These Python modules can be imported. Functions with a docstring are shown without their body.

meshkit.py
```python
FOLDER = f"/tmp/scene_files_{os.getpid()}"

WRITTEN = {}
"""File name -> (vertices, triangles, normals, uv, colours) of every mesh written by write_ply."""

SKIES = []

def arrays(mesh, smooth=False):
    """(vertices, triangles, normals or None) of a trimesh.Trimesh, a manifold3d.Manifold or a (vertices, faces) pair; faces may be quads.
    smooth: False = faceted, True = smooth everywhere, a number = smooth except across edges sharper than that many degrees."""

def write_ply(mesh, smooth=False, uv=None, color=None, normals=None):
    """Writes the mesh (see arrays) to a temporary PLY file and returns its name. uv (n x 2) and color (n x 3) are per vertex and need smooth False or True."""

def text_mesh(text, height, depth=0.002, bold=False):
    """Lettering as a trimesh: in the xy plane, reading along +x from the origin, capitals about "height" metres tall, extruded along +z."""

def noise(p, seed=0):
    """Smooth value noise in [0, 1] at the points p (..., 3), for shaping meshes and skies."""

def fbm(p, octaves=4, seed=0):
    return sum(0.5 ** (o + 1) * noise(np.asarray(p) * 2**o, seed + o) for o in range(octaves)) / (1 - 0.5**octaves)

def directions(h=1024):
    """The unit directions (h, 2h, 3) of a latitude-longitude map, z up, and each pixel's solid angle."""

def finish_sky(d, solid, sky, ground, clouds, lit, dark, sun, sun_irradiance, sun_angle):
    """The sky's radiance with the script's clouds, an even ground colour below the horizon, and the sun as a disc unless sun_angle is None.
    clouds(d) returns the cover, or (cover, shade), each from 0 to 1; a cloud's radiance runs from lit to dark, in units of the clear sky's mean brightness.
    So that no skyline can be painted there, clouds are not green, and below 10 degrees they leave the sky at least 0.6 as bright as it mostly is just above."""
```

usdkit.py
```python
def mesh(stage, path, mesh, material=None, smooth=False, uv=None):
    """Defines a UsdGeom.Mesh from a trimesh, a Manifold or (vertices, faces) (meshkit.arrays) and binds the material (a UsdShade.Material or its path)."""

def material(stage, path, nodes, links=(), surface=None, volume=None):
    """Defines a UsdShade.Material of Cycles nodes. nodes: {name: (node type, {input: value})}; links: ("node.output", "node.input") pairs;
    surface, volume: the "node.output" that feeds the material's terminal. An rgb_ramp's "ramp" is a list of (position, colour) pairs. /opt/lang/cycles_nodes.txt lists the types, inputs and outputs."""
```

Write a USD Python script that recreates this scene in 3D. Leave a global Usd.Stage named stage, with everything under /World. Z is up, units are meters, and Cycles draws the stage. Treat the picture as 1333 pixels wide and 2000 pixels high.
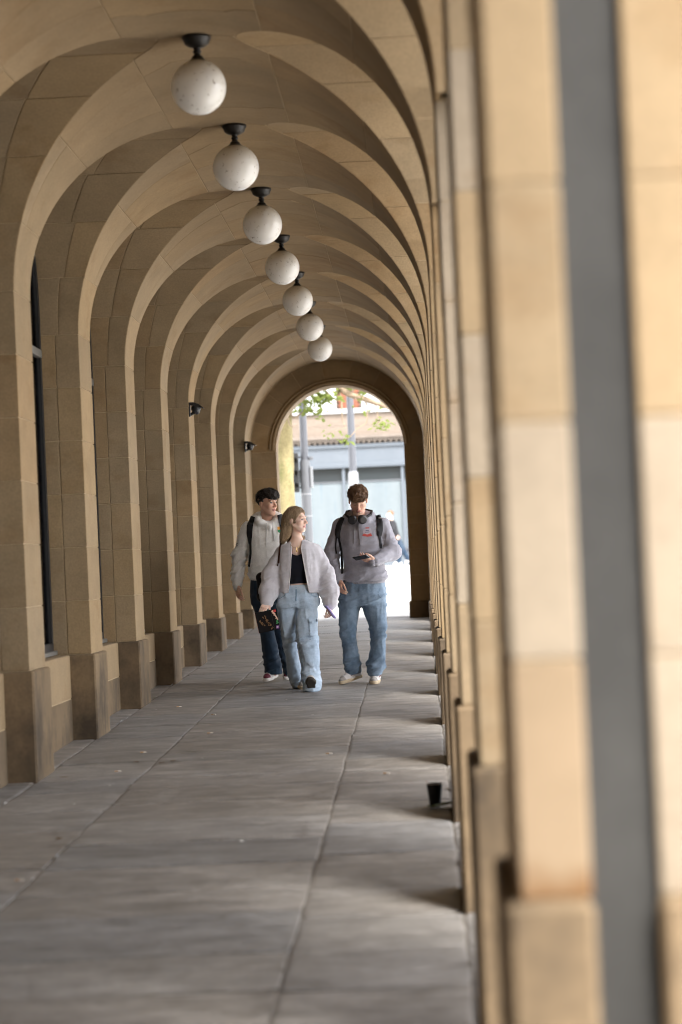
import math, random
import numpy as np
import trimesh
import shapely
from shapely.geometry import Polygon, Point, box as sbox
import usdkit, meshkit
from pxr import Usd, UsdGeom, UsdLux, UsdShade, Gf, Sdf, Vt

stage = Usd.Stage.CreateInMemory()
UsdGeom.SetStageUpAxis(stage, 'Z')
UsdGeom.SetStageMetersPerUnit(stage, 1.0)
UsdGeom.Xform.Define(stage, '/World')
UsdGeom.Scope.Define(stage, '/World/Looks')

# ---------------------------------------------------------------- camera, sky, sun, exposure
YAW, PITCH, ROLL = -0.0314, 0.0223, -0.0444
EXPOSURE = 3.32
SUN_DIR = np.array([0.21, -0.55, 0.81]); SUN_DIR /= np.linalg.norm(SUN_DIR)      # towards the sun
SUN_I, SUN_ANGLE, SKY_STRENGTH = 0.36, 24.0, 0.105

def camera():
    fwd = np.array([math.sin(YAW) * math.cos(PITCH), math.cos(YAW) * math.cos(PITCH), math.sin(PITCH)])
    right = np.array([math.cos(YAW), -math.sin(YAW), 0.0])
    up = np.cross(right, fwd)
    c, s = math.cos(ROLL), math.sin(ROLL)
    r2, u2 = c * right + s * up, -s * right + c * up
    cam = UsdGeom.Camera.Define(stage, '/World/camera')
    M = Gf.Matrix4d(*[float(x) for x in (*r2, 0, *u2, 0, *(-fwd), 0, 0, 0, 0, 1)])
    cam.AddTransformOp().Set(M)
    cam.CreateHorizontalApertureAttr(24.0)
    cam.CreateVerticalApertureAttr(36.0)
    cam.CreateFocalLengthAttr(84.98)
    cam.CreateFStopAttr(2.2)
    cam.CreateFocusDistanceAttr(22.2)
    cam.CreateClippingRangeAttr(Gf.Vec2f(0.05, 5000))
    cam.CreateExposureAttr(EXPOSURE)
camera()

def sky():
    elev = math.asin(SUN_DIR[2]); rot = math.atan2(SUN_DIR[0], SUN_DIR[1])
    m = usdkit.material(stage, '/World/Looks/sky_look', {
        'sky': ('sky_texture', dict(sky_type='single_scattering', sun_disc=False, sun_elevation=elev, sun_rotation=rot)),
        'bw': ('rgb_to_bw', {}),
        'tint': ('mix', dict(mix_type='multiply', fac=1.0, color2=(1.02, 1.0, 0.99))),
        'gain': ('mix', dict(mix_type='multiply', fac=1.0, color2=(1.5, 1.5, 1.5))),
        'co': ('texture_coordinate', {}),
        'no': ('noise_texture', dict(scale=2.2, detail=5.0, roughness=0.55)),
        'rp': ('rgb_ramp', dict(ramp=[(0.35, (0.62, 0.62, 0.62)), (0.7, (0.95, 0.95, 0.95))])),
        'mx': ('mix', dict(mix_type='mix')),
        'bg': ('background_shader', dict(strength=SKY_STRENGTH)),
    }, [('sky.color', 'bw.color'), ('bw.val', 'tint.color1'), ('tint.color', 'gain.color1'),
        ('co.generated', 'no.vector'), ('no.fac', 'rp.fac'), ('rp.color', 'mx.fac'),
        ('sky.color', 'mx.color1'), ('gain.color', 'mx.color2'), ('mx.color', 'bg.color')], surface='bg.background')
    d = UsdLux.DomeLight.Define(stage, '/World/sky')
    UsdShade.MaterialBindingAPI.Apply(d.GetPrim()).Bind(m)
    d.GetPrim().SetCustomDataByKey('kind', 'structure')
    sun = UsdLux.DistantLight.Define(stage, '/World/sun')
    sun.CreateIntensityAttr(SUN_I); sun.CreateAngleAttr(SUN_ANGLE); sun.CreateNormalizeAttr(True)
    sun.CreateColorAttr(Gf.Vec3f(1.0, 0.975, 0.94))
    z = Gf.Vec3d(*[float(v) for v in SUN_DIR])
    rot = Gf.Rotation(Gf.Vec3d(0, 0, 1), z)
    sun.AddTransformOp().Set(Gf.Matrix4d().SetRotate(rot))
sky()

# ---------------------------------------------------------------- helpers
_used = {}
def numbered(parent, name):
    k = (parent, name); n = _used.get(k, -1) + 1; _used[k] = n
    return f'{parent}/{name}' if n == 0 else f'{parent}/{name}_{n:03d}'

def tag(prim, label=None, cat=None, group=None, kind=None):
    p = prim.GetPrim() if hasattr(prim, 'GetPrim') else prim
    for k, v in (('label', label), ('category', cat), ('group', group), ('kind', kind)):
        if v: p.SetCustomDataByKey(k, v)
    return p

def thing(name, label=None, cat=None, group=None, loc=(0, 0, 0), rotz=0.0, kind=None):
    x = UsdGeom.Xform.Define(stage, numbered('/World', name))
    x.AddTranslateOp().Set(Gf.Vec3d(*map(float, loc)))
    if rotz: x.AddRotateZOp().Set(math.degrees(rotz))
    tag(x, label, cat, group, kind)
    return str(x.GetPath())

def part(name, mesh, mat, parent='/World', smooth=False, label=None, kind=None, color=None, flat_n=None):
    p = numbered(parent, name)
    m = usdkit.mesh(stage, p, mesh, MATS[mat] if isinstance(mat, str) else mat, smooth)
    if color is not None:
        UsdGeom.PrimvarsAPI(m).CreatePrimvar('col', Sdf.ValueTypeNames.Color3fArray, 'vertex').Set(Vt.Vec3fArray.FromNumpy(np.asarray(color, np.float32)))
    tag(m, label, kind=kind)
    return p

def copy_of(src, name, loc, label, cat, group, rotz=0.0):
    x = UsdGeom.Xform.Define(stage, numbered('/World', name))
    x.GetPrim().GetReferences().AddInternalReference(src)
    x.GetPrim().SetInstanceable(True)
    UsdGeom.XformCommonAPI(x).SetTranslate(Gf.Vec3d(*map(float, loc)))
    if rotz: UsdGeom.XformCommonAPI(x).SetRotate(Gf.Vec3f(0, 0, math.degrees(rotz)))
    tag(x, label, cat, group)
    return str(x.GetPath())

def join(ms): return trimesh.util.concatenate(ms)

_cb = np.array([[sx * (1 - (a != 0) * 0.1), sy * (1 - (a != 1) * 0.1), sz * (1 - (a != 2) * 0.1)] for sx in (-1, 1) for sy in (-1, 1) for sz in (-1, 1) for a in range(3)])
_cbh = trimesh.convex.convex_hull(_cb)
from scipy.spatial import cKDTree as _KD
_map = _KD(_cb).query(_cbh.vertices)[1]
_cbf = _map[_cbh.faces]
_cbs = np.array([[sx, sy, sz] for sx in (-1, 1) for sy in (-1, 1) for sz in (-1, 1) for a in range(3)], float)
_cba = np.array([[(a != 0), (a != 1), (a != 2)] for _ in range(8) for a in range(3)], float)
def block(x0, x1, y0, y1, z0, z1, ch=0.005):
    """A box whose edges are chamfered."""
    c = np.array([x0 + x1, y0 + y1, z0 + z1]) / 2; h = np.array([x1 - x0, y1 - y0, z1 - z0]) / 2
    ch = min(ch, h.min() * 0.45)
    return trimesh.Trimesh(c + _cbs * (h - ch * _cba), _cbf, process=False)

def tube(pts, r, n=10, caps=True):
    pts = np.asarray(pts, float); r = np.broadcast_to(r, (len(pts),))
    t = np.gradient(pts, axis=0); t /= np.linalg.norm(t, axis=1, keepdims=True) + 1e-12
    ref = np.array([0, 0, 1.0]) if abs(t[0][2]) < 0.9 else np.array([1.0, 0, 0])
    V = []
    a = np.cross(t[0], ref); a /= np.linalg.norm(a)
    for i in range(len(pts)):
        a = a - t[i] * (a @ t[i]); a /= np.linalg.norm(a); b = np.cross(t[i], a)
        ang = np.arange(n) * 2 * np.pi / n
        V.append(pts[i] + r[i] * (np.cos(ang)[:, None] * a + np.sin(ang)[:, None] * b))
    V = np.vstack(V); F = []
    for i in range(len(pts) - 1):
        for j in range(n):
            p, q = i * n + j, i * n + (j + 1) % n
            F += [[p, q, q + n], [p, q + n, p + n]]
    if caps:
        V = np.vstack([V, pts[0], pts[-1]]); e = len(V)
        for j in range(n):
            F.append([e - 2, (j + 1) % n, j]); F.append([e - 1, (len(pts) - 1) * n + j, (len(pts) - 1) * n + (j + 1) % n])
    return trimesh.Trimesh(V, F, process=False)

def lathe(profile, n=32, center=(0, 0, 0)):
    pr = np.asarray(profile, float); ang = np.arange(n) * 2 * np.pi / n
    V = np.stack([pr[:, 0][:, None] * np.cos(ang), pr[:, 0][:, None] * np.sin(ang), np.repeat(pr[:, 1][:, None], n, 1)], -1).reshape(-1, 3) + np.array(center)
    F = []
    for i in range(len(pr) - 1):
        for j in range(n):
            p, q = i * n + j, i * n + (j + 1) % n
            F += [[p, q, q + n], [p, q + n, p + n]]
    return trimesh.Trimesh(V, F, process=False)

def sheet(P, flip=False):
    """P: (n, m, 3) grid of points to a mesh."""
    n, m = P.shape[:2]
    i, j = np.meshgrid(np.arange(n - 1), np.arange(m - 1), indexing='ij')
    a = (i * m + j).ravel()
    F = np.vstack([np.stack([a, a + 1, a + m + 1], 1), np.stack([a, a + m + 1, a + m], 1)])
    if flip: F = F[:, ::-1]
    return trimesh.Trimesh(P.reshape(-1, 3), F, process=False)

def panel(surf, u0, u1, v0, v1, nu, nv, side, gap=0.006, ch=0.004, drop=0.0025, skirt=0.022, proud=0.0):
    """One curved stone over surf(u, v): joints cut back on all four sides, its edge eased, its face on the side of the point 'side'."""
    um, vm = (u0 + u1) / 2, (v0 + v1) / 2
    uu = np.linspace(u0, u1, 9); vv = np.linspace(v0, v1, 9)
    lu = np.linalg.norm(np.diff(surf(uu, np.full(9, vm)), axis=0), axis=1).sum()
    lv = np.linalg.norm(np.diff(surf(np.full(9, um), vv), axis=0), axis=1).sum()
    if lu < 0.03 or lv < 0.03: return None
    def axis(a0, a1, L, n):
        g = gap / 2 / L; c = g + ch / L
        t = np.concatenate([[g, g, c], np.linspace(c, 1 - c, n + 2)[1:-1], [1 - c, 1 - g, 1 - g]])
        o = np.concatenate([[-skirt, -drop, 0], np.zeros(n), [0, -drop, -skirt]])
        return a0 + (a1 - a0) * t, o
    us, ou = axis(u0, u1, lu, nu); vs, ov = axis(v0, v1, lv, nv)
    U, V = np.meshgrid(us, vs, indexing='ij'); O = np.minimum(ou[:, None], ov[None, :])
    P = surf(U.ravel(), V.ravel()).reshape(U.shape + (3,))
    eu, ev = (u1 - u0) * 1e-3, (v1 - v0) * 1e-3
    uc, vc = np.clip(U, u0 + 2 * eu, u1 - 2 * eu).ravel(), np.clip(V, v0 + 2 * ev, v1 - 2 * ev).ravel()
    N = np.cross(surf(uc + eu, vc) - surf(uc - eu, vc), surf(uc, vc + ev) - surf(uc, vc - ev)).reshape(P.shape)
    N /= np.linalg.norm(N, axis=-1, keepdims=True) + 1e-12
    sgn = np.sign(((np.asarray(side) - P.reshape(-1, 3).mean(0)) * N.reshape(-1, 3).mean(0)).sum()) or 1
    P = P + (sgn * N) * (O + proud)[..., None]
    return sheet(P, flip=sgn < 0)

rng = random.Random(7)
nrg = np.random.default_rng(7)

# ---------------------------------------------------------------- materials
MATS = {}
def mat_simple(name, color, rough=0.6, metallic=0.0, spec=0.5, **kw):
    MATS[name] = usdkit.material(stage, f'/World/Looks/{name}', {'p': ('principled_bsdf', dict(base_color=color, roughness=rough, metallic=metallic, specular_ior_level=spec, **kw))}, [], surface='p.BSDF')

def mat_noise(name, c1, c2, scale=8.0, stretch=(1, 1, 1), detail=6.0, rough=0.85, fine=60.0, fine_amt=0.25, bump=0.15, bdist=0.01, c3=None, c3scale=1.3, c3pos=(0.55, 0.75), spec=0.3, obj=False, sheen=0.0, bscale=None, extra=None):
    n = {'g': ('geometry', {}) if not obj else ('texture_coordinate', {}),
         'mp': ('mapping', dict(scale=stretch)),
         'n1': ('noise_texture', dict(scale=scale, detail=detail, roughness=0.62)),
         'r1': ('rgb_ramp', dict(ramp=[(0.3, c1), (0.72, c2)])),
         'n2': ('noise_texture', dict(scale=fine, detail=3.0, roughness=0.7)),
         'r2': ('rgb_ramp', dict(ramp=[(0.25, (1 - fine_amt,) * 3), (0.75, (1 + fine_amt,) * 3)])),
         'mu': ('mix', dict(mix_type='multiply', fac=1.0)),
         'nb': ('noise_texture', dict(scale=bscale or fine, detail=4.0, roughness=0.65)),
         'b': ('bump', dict(strength=bump, distance=bdist)),
         'p': ('principled_bsdf', dict(roughness=rough, specular_ior_level=spec, sheen_weight=sheen))}
    src = 'g.object' if obj else 'g.position'
    l = [(src, 'mp.vector'), ('mp.vector', 'n1.vector'), ('n1.fac', 'r1.fac'), (src, 'n2.vector'), ('n2.fac', 'r2.fac'),
         ('mp.vector', 'nb.vector'), ('nb.fac', 'b.height'), ('b.normal', 'p.normal')]
    last = 'r1.color'
    if c3 is not None:
        n['n3'] = ('noise_texture', dict(scale=c3scale, detail=5.0, roughness=0.65))
        n['r3'] = ('rgb_ramp', dict(ramp=[(c3pos[0], (0, 0, 0)), (c3pos[1], (1, 1, 1))]))
        n['m3'] = ('mix', dict(mix_type='mix', color2=c3))
        l += [('mp.vector', 'n3.vector'), ('n3.fac', 'r3.fac'), ('r3.color', 'm3.fac'), (last, 'm3.color1')]
        last = 'm3.color'
    l += [(last, 'mu.color1'), ('r2.color', 'mu.color2'), ('mu.color', 'p.base_color')]
    MATS[name] = usdkit.material(stage, f'/World/Looks/{name}', n, l, surface='p.BSDF')

# sandstone: six beds of slightly different tone
tones = [(0.250, 0.178, 0.100), (0.263, 0.189, 0.108), (0.237, 0.171, 0.098), (0.265, 0.186, 0.100), (0.245, 0.180, 0.107), (0.256, 0.175, 0.093)]
STONES = []
for i, t in enumerate(tones):
    a = tuple(c * 0.86 for c in t); b = tuple(min(1, c * 1.1) for c in t)
    mat_noise(f'sandstone_{"abcdef"[i]}', a, b, scale=1.7 + 0.3 * i, stretch=(1, 1, 1.6), fine=70, fine_amt=0.15, bump=0.22, bdist=0.006,
              c3=(t[0] * 0.76, t[1] * 0.66, t[2] * 0.54), c3scale=1.3 + 0.25 * i, c3pos=(0.54, 0.80), rough=0.9)
    STONES.append(f'sandstone_{"abcdef"[i]}')
mat_noise('pale_sandstone', (0.232, 0.184, 0.130), (0.285, 0.232, 0.168), scale=2.4, stretch=(1, 1, 1.4), fine=60, fine_amt=.12, bump=.2, bdist=.006, c3=(.19, .125, .068), c3scale=2.2, c3pos=(.54, .78), rough=.9)
BASES = []
for i, t in enumerate([(0.155, 0.108, 0.062), (0.182, 0.127, 0.072), (0.145, 0.104, 0.064)]):
    mat_noise(f'plinth_stone_{"abc"[i]}', tuple(c * 0.8 for c in t), tuple(c * 1.15 for c in t), scale=2.6, stretch=(1, 1, 0.7), fine=40, fine_amt=0.13, bump=0.16, bdist=0.008,
              c3=(0.055, 0.040, 0.026), c3scale=2.2, c3pos=(0.46, 0.70), rough=0.88)
    BASES.append(f'plinth_stone_{"abc"[i]}')
MATS['rust_stained_stone'] = usdkit.material(stage, '/World/Looks/rust_stained_stone', {
    'g': ('geometry', {}), 'n1': ('noise_texture', dict(scale=2.2, detail=6.0, roughness=.6)), 'r1': ('rgb_ramp', dict(ramp=[(.3, (.205, .148, .09)), (.72, (.27, .195, .122))])),
    'sx': ('separate_xyz', {}), 'n2': ('noise_texture', dict(scale=9.0, detail=5.0)), 'ad': ('math', dict(math_type='multiply_add', value2=-.10)),
    'mr': ('map_range', dict(from_min=-.615, from_max=-.555, to_min=.85, to_max=0.0, clamp=True)), 'm': ('mix', dict(color2=(.150, .070, .022))), 'p': ('principled_bsdf', dict(roughness=.9, specular_ior_level=.3))},
    [('g.position', 'n1.vector'), ('n1.fac', 'r1.fac'), ('g.position', 'sx.vector'), ('g.position', 'n2.vector'), ('n2.fac', 'ad.value1'), ('sx.z', 'ad.value3'), ('ad.value', 'mr.value'), ('mr.result', 'm.fac'), ('r1.color', 'm.color1'), ('m.color', 'p.base_color')], surface='p.BSDF')
mat_noise('mortar', (0.30, 0.225, 0.135), (0.38, 0.29, 0.18), scale=3, fine=50, fine_amt=0.15, rough=0.95)
FLAGS = []
def flag_mat(nm, t, i):
    d = tuple(c * .58 for c in t); l = tuple(c * 1.34 for c in t)
    n = {'g': ('geometry', {}), 'mp': ('mapping', dict(scale=(.75, 1.45, 1.0), location=(i * 3.1, i * 1.7, 0))), 'mq': ('mapping', dict(scale=(.75, 1.5, 1.0), location=(i * 5.1, 0, i))),
         'n1': ('noise_texture', dict(scale=3.6 + .5 * i, detail=10.0, roughness=.68, distortion=.4)), 'r1': ('rgb_ramp', dict(ramp=[(.30, d), (.52, t), (.72, l)])),
         'n2': ('noise_texture', dict(scale=13.0, detail=7.0, roughness=.72)), 'r2': ('rgb_ramp', dict(ramp=[(.3, (.62, .61, .60)), (.7, (1.34, 1.34, 1.34))])),
         'n3': ('noise_texture', dict(scale=75.0, detail=3.0, roughness=.75)), 'r3': ('rgb_ramp', dict(ramp=[(.25, (.72, .72, .72)), (.75, (1.25, 1.25, 1.25))])),
         'n4': ('noise_texture', dict(scale=1.1, detail=4.0)), 'r4': ('rgb_ramp', dict(ramp=[(.35, (.90, .89, .87)), (.65, (1.08, 1.08, 1.08))])),
         'v': ('voronoi_texture', dict(scale=1.35, feature='distance_to_edge', randomness=1.0)), 'rv': ('rgb_ramp', dict(ramp=[(0, (.45, .43, .42)), (.012, (1, 1, 1)), (1, (1, 1, 1))])), 'nv': ('noise_texture', dict(scale=.9, detail=2.0)), 'rw': ('rgb_ramp', dict(ramp=[(.54, (0, 0, 0)), (.60, (1, 1, 1))])),
         'mv': ('mix', dict(mix_type='mix', color1=(1, 1, 1))), 'wv': ('mix', dict(mix_type='add', fac=.22)),
         'm1': ('mix', dict(mix_type='multiply', fac=1.0)), 'm2': ('mix', dict(mix_type='multiply', fac=1.0)), 'm3': ('mix', dict(mix_type='multiply', fac=1.0)), 'm4': ('mix', dict(mix_type='multiply', fac=1.0)),
         'b1': ('bump', dict(strength=.65, distance=.016)), 'b2': ('bump', dict(strength=.35, distance=.006)),
         'rr': ('map_range', dict(from_min=.3, from_max=.7, to_min=.42, to_max=.68, clamp=True)), 'p': ('principled_bsdf', dict(specular_ior_level=.5))}
    L = [('g.position', 'mp.vector'), ('g.position', 'mq.vector'), ('mp.vector', 'n1.vector'), ('mq.vector', 'n2.vector'), ('g.position', 'n3.vector'), ('g.position', 'n4.vector'), ('n1.fac', 'r1.fac'), ('n2.fac', 'r2.fac'), ('n3.fac', 'r3.fac'), ('n4.fac', 'r4.fac'),
         ('mq.vector', 'wv.color1'), ('n2.color', 'wv.color2'), ('wv.color', 'v.vector'), ('v.distance', 'rv.fac'), ('mq.vector', 'nv.vector'), ('nv.fac', 'rw.fac'), ('rw.color', 'mv.fac'), ('rv.color', 'mv.color2'),
         ('r1.color', 'm1.color1'), ('r2.color', 'm1.color2'), ('m1.color', 'm2.color1'), ('r3.color', 'm2.color2'), ('m2.color', 'm3.color1'), ('r4.color', 'm3.color2'), ('m3.color', 'm4.color1'), ('mv.color', 'm4.color2'), ('m4.color', 'p.base_color'),
         ('n1.fac', 'b1.height'), ('n2.fac', 'b2.height'), ('b1.normal', 'b2.normal'), ('b2.normal', 'p.normal'), ('n2.fac', 'rr.value'), ('rr.result', 'p.roughness')]
    MATS[nm] = usdkit.material(stage, f'/World/Looks/{nm}', n, L, surface='p.BSDF'); FLAGS.append(nm)
for i, t in enumerate([(0.205, 0.194, 0.181), (0.220, 0.204, 0.186), (0.192, 0.186, 0.179), (0.232, 0.219, 0.203), (0.208, 0.191, 0.172)]): flag_mat(f'flagstone_{"abcde"[i]}', t, i)
mat_noise('floor_joint', (0.12, 0.105, 0.09), (0.21, 0.19, 0.165), scale=4, fine=50, fine_amt=0.25, rough=0.9)
mat_noise('paving', (0.40, 0.385, 0.36), (0.48, 0.465, 0.44), scale=1.2, fine=20, fine_amt=0.1, rough=0.85)
mat_noise('bronze', (0.005, 0.004, 0.0035), (0.012, 0.010, 0.008), scale=25, fine=90, fine_amt=0.2, rough=0.45, spec=0.5)
mat_noise('opal_glass', (0.60, 0.57, 0.52), (0.70, 0.68, 0.64), scale=5, fine=20, fine_amt=0.04, bump=0.0, rough=0.12, spec=0.6,
          c3=(0.20, 0.16, 0.11), c3scale=9.0, c3pos=(0.70, 0.76), obj=True)
mat_simple('window_steel', (0.008, 0.008, 0.009), 0.5)
mat_simple('steel_bar', (0.10, 0.095, 0.085), 0.5)
mat_noise('grey_metal', (0.020, 0.019, 0.017), (0.062, 0.059, 0.053), scale=1.1, stretch=(1, 1, .6), fine=30, fine_amt=.1, rough=.6)
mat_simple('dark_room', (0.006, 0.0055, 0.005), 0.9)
MATS['window_glass'] = usdkit.material(stage, '/World/Looks/window_glass', {
    'f': ('fresnel', dict(IOR=1.5)), 't': ('transparent_bsdf', dict(color=(0.75, 0.78, 0.78))), 'g': ('glossy_bsdf', dict(color=(0.38, 0.38, 0.40), roughness=0.03)), 'm': ('mix_closure', {})},
    [('f.fac', 'm.fac'), ('t.BSDF', 'm.closure1'), ('g.BSDF', 'm.closure2')], surface='m.closure')
mat_simple('black_plastic', (0.012, 0.012, 0.013), 0.35)
mat_simple('dome_plastic', (0.02, 0.02, 0.022), 0.05)

# ---------------------------------------------------------------- the arcade
S = 2.86                      # bay
XC, R, ZS = -1.157, 1.30, 1.812
ZTOP = -0.568                 # top of the plinths
HW, CSPR, CRISE = 1.11, 1.93, 1.162      # cross vaults: half width, springing, rise
YP0 = 15.34                   # middle of pier 0
SLOPE, F0 = 0.0204, -1.5675
def floor_z(y): return F0 + SLOPE * np.asarray(y, float)
def pier_y(k): return YP0 + S * k
def bay_y(k): return YP0 + S * (k + 0.5) - S   # bay k lies before pier k
def gwid(z):
    z = np.asarray(z, float)
    return np.where(z < CSPR, HW, HW * np.sqrt(np.clip(1 - ((z - CSPR) / CRISE) ** 2, 0, 1)))
XWIN, XOUT = -2.74, 0.94
YEND = 36.42                  # face of the end wall
ORD = ['nearest', 'second nearest', 'third nearest', 'fourth nearest', 'fifth nearest', 'sixth nearest', 'seventh nearest', 'eighth nearest', 'ninth nearest', 'tenth nearest', 'eleventh nearest', 'twelfth nearest', 'thirteenth nearest']

def stone_mat(): return rng.choice(STONES)

def left_pier(k, label, y0=None, y1=None):
    y0 = pier_y(k) - 0.32 if y0 is None else y0; y1 = pier_y(k) + 0.32 if y1 is None else y1
    t = thing('stone_pier', label, 'pier', 'piers along the window side', (0, 0, 0))
    fz = float(floor_z((y0 + y1) / 2)) - 0.1
    bm = rng.choice(BASES)
    part('plinth', block(-2.80, -2.431, y0 - 0.028, y1 + 0.028, fz, ZTOP - 0.002, 0.012), bm, t)
    part('mortar', block(-2.78, -2.466, y0 + 0.006, y1 - 0.006, ZTOP - 0.01, ZS + 0.01, 0.002), 'mortar', t)
    n = 6; h = (ZS - ZTOP) / n
    for i in range(n):
        z0 = ZTOP + i * h; z1 = z0 + h
        j = -2.637
        part('stone', block(j + 0.0025, -2.459 + rng.uniform(-.001, .001), y0, y1, z0 + 0.0025, z1 - 0.0025, 0.004), stone_mat(), t)
        part('stone', block(-2.79, j - 0.0025, y0 + rng.uniform(0, .002), y1, z0 + 0.0025, z1 - 0.0025, 0.004), stone_mat(), t)
    return t

def pale(k): return rng.choice(['pale_sandstone', 'pale_sandstone', STONES[1], STONES[4]]) if k <= -2 else stone_mat()

def right_pier(k, label, y0=None, y1=None, group='piers along the open side', seen=True):
    dy = {-4: .43, -3: .22, -2: .18, -1: .10}.get(k, 0); xa, xb = (.261, .374) if k == -4 else (.237, .331)
    y0 = pier_y(k) - 0.32 + dy if y0 is None else y0; y1 = pier_y(k) + 0.32 + dy if y1 is None else y1
    t = thing('stone_pier', label, 'pier', group, (0, 0, 0))
    fz = float(floor_z((y0 + y1) / 2)) - 0.1
    bm = rng.choice(BASES) if k > -3 else BASES[1]
    part('plinth', block(0.117, xa + .003, y0 - 0.028, y1 + 0.028, fz, ZTOP - 0.002, 0.012), bm, t)
    part('plinth', block(xb - .003, 1.07, y0 - 0.028, y1 + 0.028, fz, ZTOP - 0.002, 0.012), bm, t)
    part('mortar', block(0.150, xa - .005, y0 + 0.006, y1 - 0.006, ZTOP - 0.01, ZS + 0.01, 0.002), 'mortar', t)
    part('mortar', block(xb + .001, 1.03, y0 + 0.006, y1 - 0.006, ZTOP - 0.01, ZS + 0.01, 0.002), 'mortar', t)
    part('metal_channel', block(xa - .004, xb + .004, y0 + 0.022, y1 - 0.022, fz, ZS + 0.02, 0.002), 'grey_metal', t)
    n = 6; h = (ZS - ZTOP) / n
    for i in range(n):
        z0 = ZTOP + i * h; z1 = z0 + h
        part('stone', block(0.143 + rng.uniform(-.001, .001), xa, y0, y1, z0 + 0.0025, z1 - 0.0025, 0.004), 'rust_stained_stone' if (k == -4 and i == 0) else pale(k), t)
        part('stone', block(xb, 1.04, y0, y1, z0 + 0.0025, z1 - 0.0025, 0.004), pale(k), t)
    return t

def barrel_surf(ya, yb, cut=True):
    def f(th, t):
        z = ZS + R * np.sin(th); x = XC + R * np.cos(th); g = gwid(z)
        return np.stack([x, (ya + g) * (1 - t) + (yb - (g if cut else 0)) * t, z], -1)
    return f
def cross_surf(yb, sgn, xo):
    """sgn -1: window side, +1: open side; l runs 0..1 from the near springing over the crown to the far one; t from the outer face to the groin."""
    v = CSPR - ZS
    q = np.linspace(0, math.pi / 2, 200); py, pz = -HW * np.cos(q), CSPR + CRISE * np.sin(q)
    py = np.concatenate([[-HW], py]); pz = np.concatenate([[ZS], pz])
    L = np.concatenate([[0], np.cumsum(np.hypot(np.diff(py), np.diff(pz)))]); L /= L[-1]
    def f(l, t):
        a = np.clip(1 - np.abs(2 * l - 1), 0, 1)
        y = np.interp(a, L, py); z = np.interp(a, L, pz)
        y = np.where(l <= 0.5, y, -y)
        xg = XC + sgn * np.sqrt(np.clip(R * R - (z - ZS) ** 2, 0, None))
        return np.stack([xo + (xg - xo) * t, yb + y, z], -1)
    return f

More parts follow.
